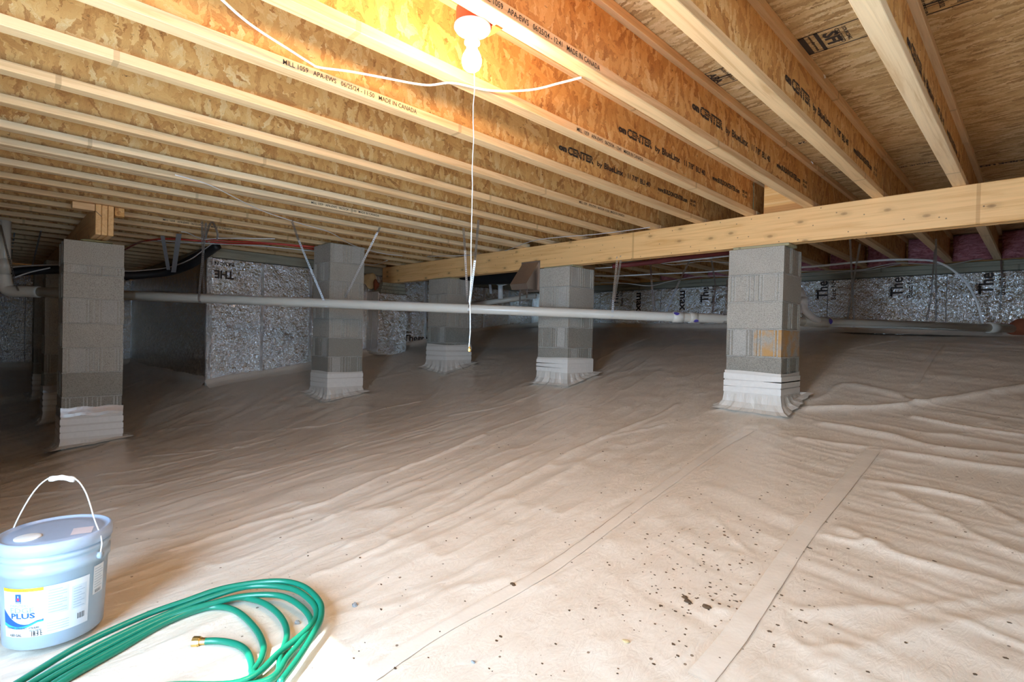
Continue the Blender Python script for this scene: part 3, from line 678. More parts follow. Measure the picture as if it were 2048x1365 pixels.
# ------------------------------------------------------------------ block piers
def block_prof(L, w):
    """plan outline of a hollow block, grooved at both ends (long axis u)"""
    h = w/2; e = .028; P = []
    def end(s):
        x = s*L/2
        q = [(x, -h), (x, -h+.022), (x-s*.012, -h+.025), (x-s*.012, -h+.033), (x-s*.002, -h+.036), (x-s*.002, -h+.046), (x-s*.014, -h+.049), (x-s*.014, -h+.054), (x-s*.006, -h+.057),
             (x-s*.006, h-.057), (x-s*.014, h-.054), (x-s*.014, h-.049), (x-s*.002, h-.046), (x-s*.002, h-.036), (x-s*.012, h-.033), (x-s*.012, h-.025), (x, h-.022), (x, h)]
        return q
    P = end(1)+end(-1)[::-1]; return P
def block_mesh(cx, cy, z0, z1, axis, L=.397, w=.1935):
    P = block_prof(L, w); V = []; n = len(P); c = .003
    for ins, z in ((c, z0), (0, z0+c), (0, z1-c), (c, z1)):
        for u, v in P:
            u2 = u*(1-ins/(L/2)); v2 = v*(1-ins/(w/2))
            V.append((cx+u2, cy+v2, z) if axis == 'x' else (cx-v2, cy+u2, z))
    F = []
    for k in range(3):
        for i in range(n): F.append((k*n+i, k*n+(i+1) % n, (k+1)*n+(i+1) % n, (k+1)*n+i))
    F.append(tuple(range(n))[::-1]); F.append(tuple(range(3*n, 4*n))); return V, F
def pier(i, ztop, zwrap, label, first='x', thin2=False, shiny=False, stain=False):
    X, Y = PIERS_XY[i]; cx, cy = X-.2, Y+.2; g = zf(cx, cy)-.02
    e = empty('block_pier', (cx, cy, g), label, 'pier', 'concrete block piers'); zb = g
    z = ztop; ax = first; k = 0; rnd = random.Random(i)
    while z > g:
        h = .194 if not (thin2 and k == 1) else .062
        z0 = z-h
        for s in (-1, 1):
            ox, oy = (0, s*.1015) if ax == 'x' else (s*.1015, 0)
            jx, jy = rnd.uniform(-.003, .003), rnd.uniform(-.003, .003)
            V, F = block_mesh(ox+jx, oy+jy, z0-g, z-g, ax)
            m = M_BLOCKS if (stain and k == 3 and s == (1 if ax == 'y' else -1)) else (M_BLOCKD if z0 < zwrap+.22 else M_BLOCK)
            b = new('concrete_block', V, F, m, e)
            if m is M_BLOCKS: b['label'] = 'orange-stained block'
        ax = 'y' if ax == 'x' else 'x'; z = z0-.0095; k += 1
    # mortar core with a rough squeezed-out bead at each joint
    V, F = box(-.192, .192, -.192, .192, 0, ztop-g-.003); parts = [(V, F)]
    z = ztop; k = 0
    while z > g+.1:
        h = .194 if not (thin2 and k == 1) else .062
        z = z-h-.0048; pts = []
        per = [(-.197,-.197),(.197,-.197),(.197,.197),(-.197,.197),(-.197,-.197)]
        for a, b in zip(per[:-1], per[1:]):
            for t in range(10):
                u = t/10; pts.append((a[0]*(1-u)+b[0]*u, a[1]*(1-u)+b[1]*u, z-g+rnd.uniform(-.0015, .0015)))
        pts.append(pts[0]); parts.append(tube(pts, [rnd.uniform(.0035, .0075) for _ in pts], 5, False)); z -= .0047; k += 1
    V, F = join(parts); new('mortar', V, F, M_MORTAR, e)
    # liner wrapped up around the foot, flaring into the ground
    def ring(hs, z, wob=0.):
        out = []; q = 16; rad = .012+wob
        for a in range(4):
            sx, sy = ((1,-1),(1,1),(-1,1),(-1,-1))[a]
            nx_, ny_ = ((1,1),(-1,1),(-1,-1),(1,-1))[a]
            for t in range(q):
                u = -1+2*t/q
                p = [(hs, u*hs), (-u*hs, hs), (-hs, -u*hs), (u*hs, -hs)][a]
                out.append((p[0], p[1]))
        return out
    V = []; lev = [(.2035, zwrap, 0), (.2035, zwrap-.01, 0), (.204, (zwrap+g)/2+.03, 0), (.206, g+.12, .1), (.214, g+.065, .5), (.236, g+.035, 1), (.275, g+.022, 1)]
    rr = random.Random(i+50); ph = [rr.uniform(0, 6) for _ in range(4)]
    for li, (hs, z, wb) in enumerate(lev):
        for j, (x, y) in enumerate(ring(hs, z)):
            f = wb*.010*sin(j*1.9+ph[0])+wb*.008*sin(j*.83+ph[1]); l = sqrt(x*x+y*y)
            zz = z
            if li <= 1: zz = z+.006*sin(j*.2+ph[2])
            if li >= 5: zz = z+zf(cx+x, cy+y)+.02-g
            if li == 4: zz = z+.5*(zf(cx+x, cy+y)+.02-g)
            V.append((x*(1+f/l), y*(1+f/l), zz-g))
    n = 64; F = [(k*n+j, (k+1)*n+j, (k+1)*n+(j+1) % n, k*n+(j+1) % n) for k in range(len(lev)-1) for j in range(n)]
    w = new('plastic_wrap', V, F, M_WRAP, e, False); w['label'] = 'pale plastic wrapped round the foot'
    # bands of seam tape round the wrap
    nb = 3; Ht = zwrap-g
    for b in range(nb):
        zc = g+.13+(Ht-.15)*(b+.5)/nb; sl = rr.uniform(-.006, .006); V = []
        for dz in (-.022, .022):
            for j, (x, y) in enumerate(ring(.2085, 0)): V.append((x, y, zc-g+dz+sl*x*5))
        F = [(j, (j+1) % n, n+(j+1) % n, n+j) for j in range(n)]
        new('seam_tape', V, F, M_WRAPB, e)
    if shiny:
        V = []
        for zc, hs in ((zwrap+.055, .2065), (zwrap+.03, .2065), (zwrap+.005, .205), (zwrap-.02, .2062)):
            for j, (x, y) in enumerate(ring(hs, 0)): V.append((x, y, zc-g+.012*x*5-.006*sin(j*.9)))
        F = [(k*n+j, k*n+(j+1) % n, (k+1)*n+(j+1) % n, (k+1)*n+j) for k in range(3) for j in range(n)]
        t_ = new('clear_tape', V, F, M_TAPE, e); t_['label'] = 'shiny clear tape band'
    return e
pier(0, .700, -.224, 'block pier at right under the beam, with an orange-stained course', 'x', stain=True)
pier(1, .705, -.204, 'block pier in the middle under the beam, beside the brown metal box', 'x')
pier(2, .705, -.126, 'farthest block pier under the long beam, behind the lamp cord', 'x')
pier(3, .949, -.430, 'block pier between two slanting straps, touching the joists', 'x')
pier(4, .700, -.735, 'largest block pier at left, carrying the cut end of a beam', 'y', thin2=True, shiny=True)
pier(5, .700, -.72, 'shadowed block pier directly behind the largest left pier', 'y', shiny=True)
pier(6, .700, -.66, 'dark block pier farthest back in the left row', 'y')
# shims
def shim(x0, x1, y0, y1, z0, z1, lab): thing('shim', *box(x0, x1, y0, y1, z0, z1, .002), M_SHIM, lab, 'shim')
shim(-1.70, -1.30, 4.06, 4.235, .7005, .721, 'green treated wood shim between the right pier and the beam')
shim(-3.66, -3.28, 4.07, 4.235, .7055, .721, 'green treated wood shim between the middle pier and the beam')
shim(-5.60, -5.24, 4.07, 4.235, .7055, .721, 'green treated wood shim between the farthest pier and the beam')
shim(-5.70, -5.40, 2.58, 2.90, .950, .9595, 'thin green shim on the pier that touches the joists')
thing('foam_pad', *blob((-5.62, .635, .7105), (.07, .12, .0105), 3, .22), m_plain('olive_foam', (.34,.30,.14), .9, 0, 1., 60, .4), 'ragged olive foam pad squeezed between left pier and beam end', 'foam', None, True)

# pilaster under the far end of the long beam
pl = empty('pilaster', (-6.75, 4.1, zf(-6.75, 4.1)), 'foil-wrapped block pilaster against the far wall under the beam end', 'pilaster')
o = pl.location
def loc(VF, o): return [(v[0]-o[0], v[1]-o[1], v[2]-o[2]) for v in VF[0]], VF[1]
new('foil_wrap', *loc(box(WL_X, -6.60, 3.88, 4.36, zf(-6.7, 4.1)-.02, .575, .012), o), M_FOIL, pl)
new('foil_tape', *loc(box(-6.90, -6.76, 3.872, 3.878, zf(-6.8, 3.9)+.06, .585), o), M_FOILT, pl)
new('foil_tape', *loc(box(-6.75, -6.60, 3.872, 3.878, zf(-6.8, 3.9)+.05, .585), o), M_FOILT, pl)
for k in range(3):
    thing('shim', *box(-6.86, -6.62+.02*k, 3.93, 4.34-.02*k, .577+.048*k, .577+.048*k+.045, .002), M_SILL, ('lowest', 'middle', 'top')[k]+' grey board packed on the foil-wrapped pilaster', 'shim')
thing('foam_lump', *blob(tuple(at(739, 563, X=-6.80)), (.06, .10, .11), 9, .25), M_FOAM, 'tan spray foam lump on the wall beside the pilaster', 'foam', None, True)
thing('foam_lump', *blob(tuple(at(752, 572, X=-6.70)), (.03, .04, .07), 12, .4), M_RUSTFOAM, 'rusty red lump between tan foam and the pilaster', 'foam', None, True)

# ------------------------------------------------------------------ drain pipe
PA = at(45, 583, D=4.87); PM = at(1375, 635.5, D=5.17); PB = at(2005, 657, D=5.64); PB = PM+(PB-PM)*(7.85-PM[1])/(PB[1]-PM[1])
PD = (PM-PA)/np.linalg.norm(PM-PA); PD2 = (PB-PM)/np.linalg.norm(PB-PM); PL1 = np.linalg.norm(PM-PA)
def pline(m): return PA+PD*m if m < PL1 else PM+PD2*(m-PL1)
def pipe_at(px):     # point of pipe axis seen at image column px (pipe is real geometry; this only finds where it is)
    lo, hi = 0., 11.
    for _ in range(40):
        m = (lo+hi)/2; p = pline(m); c = 1024+FPX*(p@R2)/(p@_fw)
        if c < px: lo = m
        else: hi = m
    return pline(lo)
dp = empty('drain_pipe', tuple(PA), 'long cream plastic drain pipe hung from straps, crossing the whole space', 'pipe')
def rel(VF, o=PA): return [np.array(v)-o for v in VF[0]], VF[1]
PR = .0445
new('pipe', *rel(tube([PA+PD*.12, PM, PB], PR, 20)), M_PVC, dp, True)
_rt = at(10, 450, D=4.87); riser_top = np.array([_rt[0], _rt[1], .955]); riser = np.array([_rt[0], _rt[1], .48])
el = [riser+np.array([0,0,-.02]), riser+np.array([.005, .008, -.10]), (PA+riser)/2+np.array([-.03,-.03,-.085]), PA+PD*.03, PA+PD*.15]
new('elbow', *rel(tube(smoothline(el, 5), .052, 18)), M_PVC, dp, True)
new('riser', *rel(tube([riser-np.array([0,0,.03]), riser_top], PR, 20)), M_PVC, dp, True)
new('riser_coupling', *rel(tube([riser+np.array([0,0,-.0]), riser+np.array([0,0,.12])], .052, 20)), M_PVC, dp, True)
cp = pipe_at(1356); new('coupling', *rel(tube([cp-PD*.055, cp-PD*.053, cp+PD*.045, cp+PD*.047], [.048,.0525,.0525,.048], 20)), M_PVC, dp, True)
c2 = pipe_at(1388); new('coupling', *rel(tube([c2-PD2*.05, c2-PD2*.048, c2+PD2*.02, c2+PD2*.022], [.048,.0525,.0525,.048], 20)), M_PVC, dp, True)
c3 = pipe_at(1636); new('wye', *rel(tube([c3-PD2*.16, c3-PD2*.158, c3+PD2*.118, c3+PD2*.12], [.048,.0525,.0525,.048], 20)), M_PVC, dp, True)
pw = [c3+PD2*.02, at(1624, 634, D=5.27), at(1611, 622, D=5.28), at(1607, 606, D=5.3), at(1604, 590, D=5.32), at(1594, 574, D=5.4), at(1580, 560, D=5.5)]
new('branch_pipe', *rel(tube(smoothline(pw, 5), [.034]*31, 16)), M_WHITE, dp, True)
new('branch_coupling', *rel(tube([at(1607, 596, D=5.31), at(1607, 610, D=5.295)], .042, 16)), M_WHITE, dp, True)
ce = pipe_at(1985); new('wall_collar', *rel(tube([ce-PD2*.05, ce-PD2*.048, ce+PD2*.06, ce+PD2*.062], [.05,.058,.058,.05], 20)), M_PVC, dp, True)
def primer(c, a0, a1, w, par=dp):
    N = np.array([PD[1], -PD[0], 0]); N /= np.linalg.norm(N); U = np.cross(N, PD); U = U if U[2] > 0 else -U; V = []; F = []
    for i in range(7):
        a = a0+(a1-a0)*i/6; f = sin(pi*(i+.4)/6.8)
        for s in (-1, 1): V.append(c+PD*w*s*f+(N*cos(a)+U*sin(a))*.0534-PA)
    for i in range(6): F.append((2*i, 2*i+1, 2*i+3, 2*i+2))
    new('primer_smear', V, F, M_PURPLE, par)
primer(cp-PD*.03, .3, 1.1, .03); primer(c2+PD*.005, -1.0, -.35, .028); primer(c3+PD*.10, -.4, .8, .02)
thing('pipe_seal', *blob(tuple(PB-np.array([-.02, .02, 0])), (.13, .07, .10), 21, .25), M_RUSTFOAM, 'rusty brown mortar packed round the drain pipe where it enters the wall', 'mortar', None, True)
thing('wall_patch', *blob((-.30, 7.85, .235), (.18, .02, .03), 22, .3), M_RUSTFOAM, 'rusty strip of mortar on the foil wall beside the pipe end', 'mortar', None, True)

# ------------------------------------------------------------------ perforated strap hangers
def strap(pts, wdir, label, group='perforated pipe hangers', w=.019, mat=None, holes=True, name='pipe_strap', cat='strap'):
    P = [np.array(p, float) for p in pts]; L = [0]
    for a, b in zip(P[:-1], P[1:]): L.append(L[-1]+np.linalg.norm(b-a))
    tot = L[-1]; pitch = .019 if holes else .05; n = max(2, int(tot/pitch))
    def pt(s): return np.array([np.interp(s, L, [p[k] for p in P]) for k in range(3)])
    wd = np.array(wdir, float); wd /= np.linalg.norm(wd); V = []; F = []; org = P[0]
    for i in range(n):
        a, b = tot*i/n, tot*(i+1)/n
        if holes:
            ss = [a, a+(b-a)*.25, a+(b-a)*.75, b]; uu = [-.5, -.2, .2, .5]; o = len(V)
            for s in ss:
                for u in uu: V.append(pt(s)+wd*u*w-org)
            for r in range(3):
                for c in range(3):
                    if r == 1 and c == 1: continue
                    F.append((o+r*4+c, o+r*4+c+1, o+(r+1)*4+c+1, o+(r+1)*4+c))
        else:
            o = len(V); V += [pt(a)-wd*w/2-org, pt(a)+wd*w/2-org, pt(b)+wd*w/2-org, pt(b)-wd*w/2-org]; F.append((o, o+1, o+2, o+3))
    ob = new(name, V, F, mat or M_STEEL); ob.location = org; md = ob.modifiers.new('thickness', 'SOLIDIFY'); md.thickness = .0014; md.offset = 0
    return tag(ob, label, cat, group)
def wrap_pts(c, a0=0, a1=pi, r=None, n=8):   # arc under the pipe
    r = r or PR+.002; N = np.array([PD[1], -PD[0], 0]); N /= np.linalg.norm(N); return [c-N*cos(a)*r-np.array([0,0,1])*sin(a)*r for a in np.linspace(a0, a1, n)]
WD = PD
def hanger(top1, px, top2, label, z=.957, y1=None, y2=None):
    c = pipe_at(px); P = []
    if top1 is not None: P.append(at(*top1, Z=z) if y1 is None else at(*top1, Y=y1))
    P += wrap_pts(c)[::-1] if False else wrap_pts(c)
    if top2 is not None: P.append(at(*top2, Z=z) if y2 is None else at(*top2, Y=y2))
    # keep the order so that each leg leaves the pipe on its own side
    return strap(P, WD, label)
hanger((404, 443), 403, (412, 446), 'perforated strap hanging straight down to the pipe left of the foil wall corner')
cc = pipe_at(414); strap(smoothline([at(412, 478, Z=.95), at(414, 455, Z=.95)+np.array([0,0,-.05]), at(424, 444, Z=.95), at(435, 458, Z=.95)-np.array([0,0,.04]), at(434, 480, Z=.9)], 5), WD, 'loose curled end of perforated strap beside the straight strap')
strap([at(583, 440, Z=.957), at(597, 480, D=4.88), pipe_at(655)-np.array([0,0,.0])+wrap_pts(pipe_at(655))[5]-pipe_at(655)], WD, 'bright slanting strap left of the middle-left pier, falling to the pipe')
strap([at(760, 455, Z=.957), at(755, 465, D=4.85), at(690, 596, D=5.1)], WD, 'bright slanting strap right of the middle-left pier, falling behind the pipe')
strap([at(927, 457, Z=.957), at(930, 500, D=4.95), at(935, 604, D=5.18)], WD, 'left strap of the narrow pair beside the lamp cord')
strap([at(957, 440, Z=.957), at(950, 520, D=4.9)]+[at(939, 606, D=4.98)]+wrap_pts(pipe_at(938))[3:], WD, 'right strap of the narrow pair beside the lamp cord, wrapping the pipe')
strap([at(1235, 514, Y=BY-.003), at(1226, 600, D=5.10)]+[wrap_pts(pipe_at(1223))[6], wrap_pts(pipe_at(1223))[4]], WD, 'bronze-lit front strap nailed to the beam, wrapping the pipe')
strap([at(1242, 512, Y=BY-.003), at(1240, 530, Y=BY+.05), at(1228, 604, D=5.3)], WD, 'bright white strap directly behind the bronze-lit strap')
strap([at(1300, 508, Z=.957), at(1303, 560, D=5.4), at(1308, 622, D=5.35)], WD, 'near-vertical strap in the dark gap left of the pipe coupling')
strap([at(1384, 512, Z=.957), at(1360, 560, D=5.35), at(1333, 623, D=5.35)], WD, 'slanting strap ending at the pipe coupling')
strap([at(1420, 500, Z=.957), at(1431, 570, D=6.2), at(1425, 627, D=6.0)], WD, 'faint thin strap hanging just left of the right pier')
strap([at(1455, 560, D=5.2), at(1452, 615, D=5.15)]+wrap_pts(pipe_at(1446))[3:7], WD, 'dark strap round the pipe at the left edge of the right pier')
strap([at(1700, 478, Z=.957), at(1704, 560, D=5.35)]+wrap_pts(pipe_at(1705))[5:2:-1], WD, 'first dark strap right of the right pier, front leg under the pipe')
strap([at(1720, 488, Z=.957), at(1704, 580, D=5.6), at(1695, 637, D=5.6)], WD, 'first dark strap right of the right pier, rear leg')
strap([at(1872, 478, Z=.957), at(1872, 560, D=5.5)]+wrap_pts(pipe_at(1868))[5:2:-1], WD, 'second dark strap right of the right pier, front leg under the pipe')
strap([at(1870, 500, Z=.957), at(1862, 590, D=5.7), at(1854, 641, D=5.7)], WD, 'second dark strap right of the right pier, rear leg')
strap([at(2002, 520, D=5.7), at(2004, 560, D=5.65), at(2000, 620, D=5.65)], WD, 'short strap dangling before the foil wall at the right edge')
strap([at(1, 450, D=4.78), at(12, 495, D=4.77), at(24, 538, D=4.77), at(30, 565, D=4.78), at(37, 582, D=4.8)], (1, 1, 0), 'bright strap slanting over the riser elbow at the left edge')
strap([at(82, 462, Z=.957), at(70, 510, D=6.2), at(58, 560, D=6.0)], (1, 1, 0), 'dark strap hanging between the riser and the left pier')
strap([at(29, 466, Z=.957), at(24, 500, D=7), at(22, 520, D=7)], (1, 1, 0), 'dark short strap close beside the riser')

# ------------------------------------------------------------------ black insulated lines and their grey straps
bl = [at(-60, 553, D=5.15), at(0, 548, D=5.2), at(80, 541, D=5.35), at(150, 541, D=5.5), at(250, 551, D=5.9), at(300, 549, D=6.05), at(345, 543, D=6.1), at(385, 528, D=6.0), at(412, 509, D=5.95), at(436, 492, D=5.9)]
thing('insulated_line', *tube(smoothline(bl, 6), .042, 14), M_BLACK, 'thick black foam-insulated line sagging behind the left pier', 'pipe', None, True)
bl2 = [at(250, 558, D=6.15), at(290, 549, D=6.25), at(350, 530, D=6.2), at(390, 510, D=6.1), at(425, 492, D=6.05)]
thing('insulated_line', *tube(smoothline(bl2, 6), .022, 12), M_BLACK, 'thinner black line above the thick sagging one', 'pipe', None, True)
thing('copper_line', *tube(smoothline([q+np.array([.03, -.03, .045]) for q in bl], 6), .006, 8), M_CABLED, 'thin pale line taped along the black insulated line', 'cable', None, True)
strap([at(325, 472, Z=.957), at(337, 540, D=5.98)], (.7, .7, 0), 'left grey webbing strap of the V holding the black line', 'grey webbing straps', .042, M_WEBBING, False, 'webbing_strap')
strap([at(358, 468, Z=.957), at(347, 545, D=5.98)], (.7, .7, 0), 'right grey webbing strap of the V holding the black line', 'grey webbing straps', .055, M_WEBBING, False, 'webbing_strap')
thing('pvc_vent', *tube([at(107, 507, D=8), at(107, 545, D=8)], [.11, .10], 16), M_PVC, 'pale plastic vent stub seen left of the large left pier', 'pipe', None, True)

# ------------------------------------------------------------------ cables
def cable(px, r, label, mat=None, Z=None, D=None, name='cable', cat='cable'):
    P = [at(x, y, Z=Z) if D is None else at(x, y, D=D) for x, y in px] if not isinstance(D, list) else [at(x, y, D=d) for (x, y), d in zip(px, D)]
    return thing(name, *tube(smoothline(P, 6), r, 8), mat or M_CABLE, label, cat, None, True)
cable([(430,-14),(480,32),(520,62),(575,97),(622,127),(640,135),(700,143),(760,154),(850,170),(905,166),(980,181),(1060,180),(1120,166),(1163,155)], .0042, 'white electrical cable sagging across the joists past the lamp', Z=.952)
cable([(350,350),(380,358),(430,375),(520,420),(600,447),(660,465),(700,488),(735,500),(770,508),(805,512)], .0042, 'thin white cable running down the joists towards the middle-left pier', Z=.953)
cable([(725,528),(750,530),(775,521)], .004, 'short loop of thin cable right of the middle-left pier', Z=.953)
cable([(855,513),(960,510),(1010,502),(1075,480),(1200,468),(1300,455)], .004, 'faint cable running along the top of the long beam', M_CABLED, Z=.955)
cable([(362,464),(375,466),(405,478),(440,477),(500,477),(550,478)], .0055, 'upper white cable in the bundle left of the middle-left pier', Z=.945)
cable([(315,481),(360,484),(430,488),(520,492),(632,503)], .0055, 'lower white cable in the bundle left of the middle-left pier', Z=.94)
cable([(250,500),(280,485),(330,478),(400,482),(460,487),(560,489),(632,499)], .009, 'red plastic tube in the bundle left of the middle-left pier', M_PEX, Z=.945, name='plastic_tube', cat='tube')
cable([(400,477),(450,482),(530,486),(632,494)], .008, 'second red plastic tube just above the first', M_PEX, Z=.95, name='plastic_tube', cat='tube')
cable([(250,492),(300,482),(340,487),(420,484)], .004, 'brownish cable drooping from the bundle towards the left pier', M_CABLED, Z=.94)
cable([(100,536),(60,545),(30,555),(26,556)], .006, 'pale thin tube crossing behind the riser at left', D=5.0)
cable([(1190,537),(1250,533),(1300,528),(1385,520),(1460,512)], .0075, 'upper white tube in the dark gap left of the right pier', D=[6,5.9,5.8,5.7,5.6], name='plastic_tube', cat='tube')
cable([(1190,552),(1240,552),(1320,548),(1400,545),(1460,541)], .0085, 'lower white tube in the dark gap left of the right pier', D=[6.8,6.7,6.6,6.5,6.4], name='plastic_tube', cat='tube')
cable([(1200,566),(1250,567),(1300,572),(1340,563),(1400,553),(1460,553)], .006, 'wavy brown cable low in the dark gap left of the right pier', M_CABLED, D=7)
cable([(1240,525),(1290,523),(1350,530),(1400,523),(1460,526)], .005, 'thin drooping cable high in the dark gap left of the right pier', M_CABLED, D=6)
cable([(1365,576),(1410,580),(1460,584)], .005, 'dull cable across the foil wall left of the right pier', M_CABLED, D=7.2)
cable([(1225,533),(1300,525),(1380,514),(1460,505)], .026, 'dark red pipe along the underside of the joists behind the beam', m_plain('dark_red', (.20,.035,.03), .5), D=5.6, name='plastic_tube', cat='tube')
cable([(1590,536),(1640,532),(1700,526),(1780,520),(1840,520),(1872,524),(1900,537),(1930,563),(1952,600),(1966,648)], .0115, 'white plastic tube bowing down to the pipe end at the far right', M_WHITE, D=5.6, name='plastic_tube', cat='tube')
cable([(1590,543),(1650,542),(1720,540),(1790,527),(1840,528),(1900,529),(1950,520),(1990,517),(2060,521)], .0055, 'thin tan cable crossing above the foil wall at right', M_CABLED, D=5.75)
cable([(1590,552),(1680,545),(1740,540),(1800,528)], .0045, 'thinner tan cable just under the bowing white tube', M_CABLED, D=5.8)

# ------------------------------------------------------------------ duct and fittings behind the beam
thing('flex_duct', *tube(smoothline([at(900, 553, D=8.0), at(960, 553, D=7.5), at(1020, 551, D=7.1), at(1090, 547, D=6.8)], 6), .12, 18), M_BLACK, 'black flexible duct hanging behind the beam left of the middle pier', 'duct', None, True)
strap(smoothline([at(968, 545, D=7.3), at(974, 555, D=7.3), at(980, 570, D=7.35), at(982, 588, D=7.4)], 4), (.7, .7, 0), 'grey strap under the black flexible duct', 'grey webbing straps', .035, M_WEBBING, False, 'webbing_strap')
thing('vent_pipe', *tube([at(1001, 563, D=7.6), at(1001, 598, D=7.6)], .036, 16), M_WHITE, 'short white vertical pipe stub before the far foil wall', 'pipe', None, True)
thing('branch_drain', *tube([at(930, 612, D=7.9), at(1072, 592, D=7.6)], .038, 16), M_PVC, 'pale drain pipe rising right behind the main pipe', 'pipe', None, True)
cable([(984,564),(1000,571),(1015,568),(1030,562)], .008, 'white cable looping beside the short white pipe stub', D=7.4)
# brown sheet metal box hung on the beam
mb = empty('metal_box', (-3.87, 4.0, .49), 'brown sheet-metal wedge box hung on the beam left of the middle pier', 'metal box'); o = mb.location
Pf = [(-3.985, 4.083, .785), (-3.745, 4.083, .785), (-3.745, 3.90, .545), (-3.985, 3.90, .545), (-3.985, 4.083, .49), (-3.745, 4.083, .49), (-3.745, 3.93, .49), (-3.985, 3.93, .49)]
new('hood', [np.array(p)-np.array(o) for p in Pf], [(0,1,2,3), (3,2,6,7), (7,6,5,4), (0,3,7,4), (1,5,6,2)], M_SHEET, mb)
new('flange', *loc(box(-4.0, -3.73, 4.083, 4.088, .475, .80), o), M_SHEET, mb)
for q in ((-3.90, .47), (-3.80, .47)):
    new('strap', *loc(box(q[0], q[0]+.019, 3.96, 3.962, .33 if q[0] < -3.85 else .40, .492), o), M_STEEL, mb)

# ------------------------------------------------------------------ lamp
LX, LY = -1.272, 1.056
lamp = empty('lampholder', (LX, LY, ZJ), 'white keyless lampholder with bare glowing bulb under the joists', 'lamp'); o = (LX, LY, ZJ)
new('electrical_box', *lathe([(.050,.055),(.052,.05),(.052,.002),(.054,0)], 28), M_RED, lamp, True)['label'] = 'orange round electrical box'
new('mounting_ear', *box(-.01, .066, .04, .075, .0, .06, .002), M_RED, lamp)
new('holder', *lathe([(.030,.006),(.057,.0),(.0575,-.006),(.052,-.014),(.036,-.018),(.024,-.021),(.0225,-.045),(.0245,-.047),(.0245,-.053),(.019,-.054)], 40), M_WHITE, lamp, True)['label'] = 'white porcelain holder'
new('bulb_neck', *lathe([(.0165,-.052),(.0175,-.062),(.0185,-.072),(.021,-.078)], 28), M_WHITE, lamp, True)
t = NT('bulb_glow'); em = t.n('ShaderNodeEmission'); em.inputs[0].default_value = (1, .62, .33, 1); em.inputs[1].default_value = BULB_W; t.l(em.outputs[0], t.out.inputs[0])
prof = [(.0205,-.077)]+[(.0305*sin(a), -.105-.0305*cos(pi-a)*-1*-1) for a in []]
prof = [(.0205, -.078), (.027, -.090), (.0302, -.102), (.0302, -.110), (.0285, -.120), (.024, -.129), (.016, -.136), (.007, -.1395), (.001, -.140)]
new('bulb', *lathe(prof, 32), t.m, lamp, True)['label'] = 'glowing warm glass bulb'
for k in (-1, 1): new('screw', *lathe([(.003,-.013),(.004,-.0165),(.001,-.018)], 8, (.03*k, .01*k, 0)), M_STEEL, lamp, True)
cord_top = np.array(at(950, 62, D=1.60)); cord_bot = np.array(at(939, 697, D=1.60))
cd = empty('pull_cord', tuple(cord_bot), 'long white pull cord hanging from the lampholder, with small metal bell end', 'cord')
ct = np.array([cord_top[0], cord_top[1], ZJ-.018])
new('cord', *[(lambda V, F: ([np.array(v)-cord_bot for v in V], F))(*tube([np.array(ct)*(1-k/20)+cord_bot*k/20+np.array([.0015*sin(k*2.1), .0015*cos(k*1.7), 0]) for k in range(21)], .0014, 7))][0], M_WHITE, cd, True)
new('bell_end', *lathe([(.0015,.006),(.004,.002),(.0055,-.004),(.005,-.009),(.002,-.011)], 14), M_BRASS, cd, True)

# ------------------------------------------------------------------ pail
PC = np.array([-2.235, .160, -.985]); PC[2] = max(PC[2], fz(PC[0], PC[1])-.004)
PAILS = .925
pail = empty('paint_pail', tuple(PC), 'translucent grey-white plastic paint pail with lid, bail handle and blue-white label', 'pail')
pail.scale = (PAILS, PAILS, 1)
Rb, Rt, HB = .135, .150, .300
def pr(z): return Rb+(Rt-Rb)*z/HB
new('body', *lathe([(Rb-.008,0),(Rb,.006),(pr(.10),.10),(pr(.225),.225),(pr(.227)+.006,.227),(pr(.235)+.006,.252),(pr(.254),.254),(pr(.268),.268),(pr(.27)+.005,.270),(pr(.28)+.005,.282),(Rt,.284),(Rt,HB)], 72), M_PAIL, pail, True)
new('lid', *lathe([(.151,.288),(.1575,.290),(.1585,.316),(.156,.324),(.150,.327),(.147,.3255),(.146,.320),(.132,.319),(.130,.3215),(.100,.3215),(.01,.3215)], 72), M_LID, pail, True)['label'] = 'blue-grey lid with raised rim'
new('lid_cap', *lathe([(.036,.320),(.036,.325),(.032,.3262),(.001,.3262)], 32, (.03, -.075, 0)), M_WHITE, pail, True)
toc = math.atan2(-PC[1], -PC[0])     # direction of the photographer from the pail
def cone_patch(a0, a1, z0, z1, mat, name, off=.0012, n=24, label=None, zt=None):
    V = []; F = []
    for i in range(n+1):
        a = toc+a0+(a1-a0)*i/n
        for z in (z0, z1): r = pr(z)+off; V.append((r*cos(a), r*sin(a), z))
    for i in range(n): F.append((2*i, 2*i+2, 2*i+3, 2*i+1))
    o = new(name, V, F, mat, pail, True)
    if label: o['label'] = label
    return o
def cone_poly(pts, mat, name, off=.0016):
    """pts (angle, z) polygon strips: list of (a, zlow, zhigh)"""
    V = []; F = []
    for a, zl, zh in pts:
        for z in (zl, zh): r = pr(z)+off; V.append((r*cos(toc+a), r*sin(toc+a), z))
    for i in range(len(pts)-1): F.append((2*i, 2*i+2, 2*i+3, 2*i+1))
    return new(name, V, F, mat, pail, True)
def cone_text(s, size, a, z, width, mat, bold=0., off=.0020):
    V, F = text_mesh(s, size, bold); V = V.copy(); V[:, 0] *= width/(V[:, 0].max()-V[:, 0].min()); Q = []
    for p in V:
        zz = z+p[1]; aa = toc+a+p[0]/pr(zz); r = pr(zz)+off; Q.append((r*cos(aa), r*sin(aa), zz))
    return new('label_text', Q, F, mat, pail)
M_LAB = m_plain('label_white', (.66,.68,.70), .5); M_LABG = m_plain('label_grey', (.55,.61,.66), .5); M_YEL = m_plain('label_yellow', (.90,.50,.02), .45)
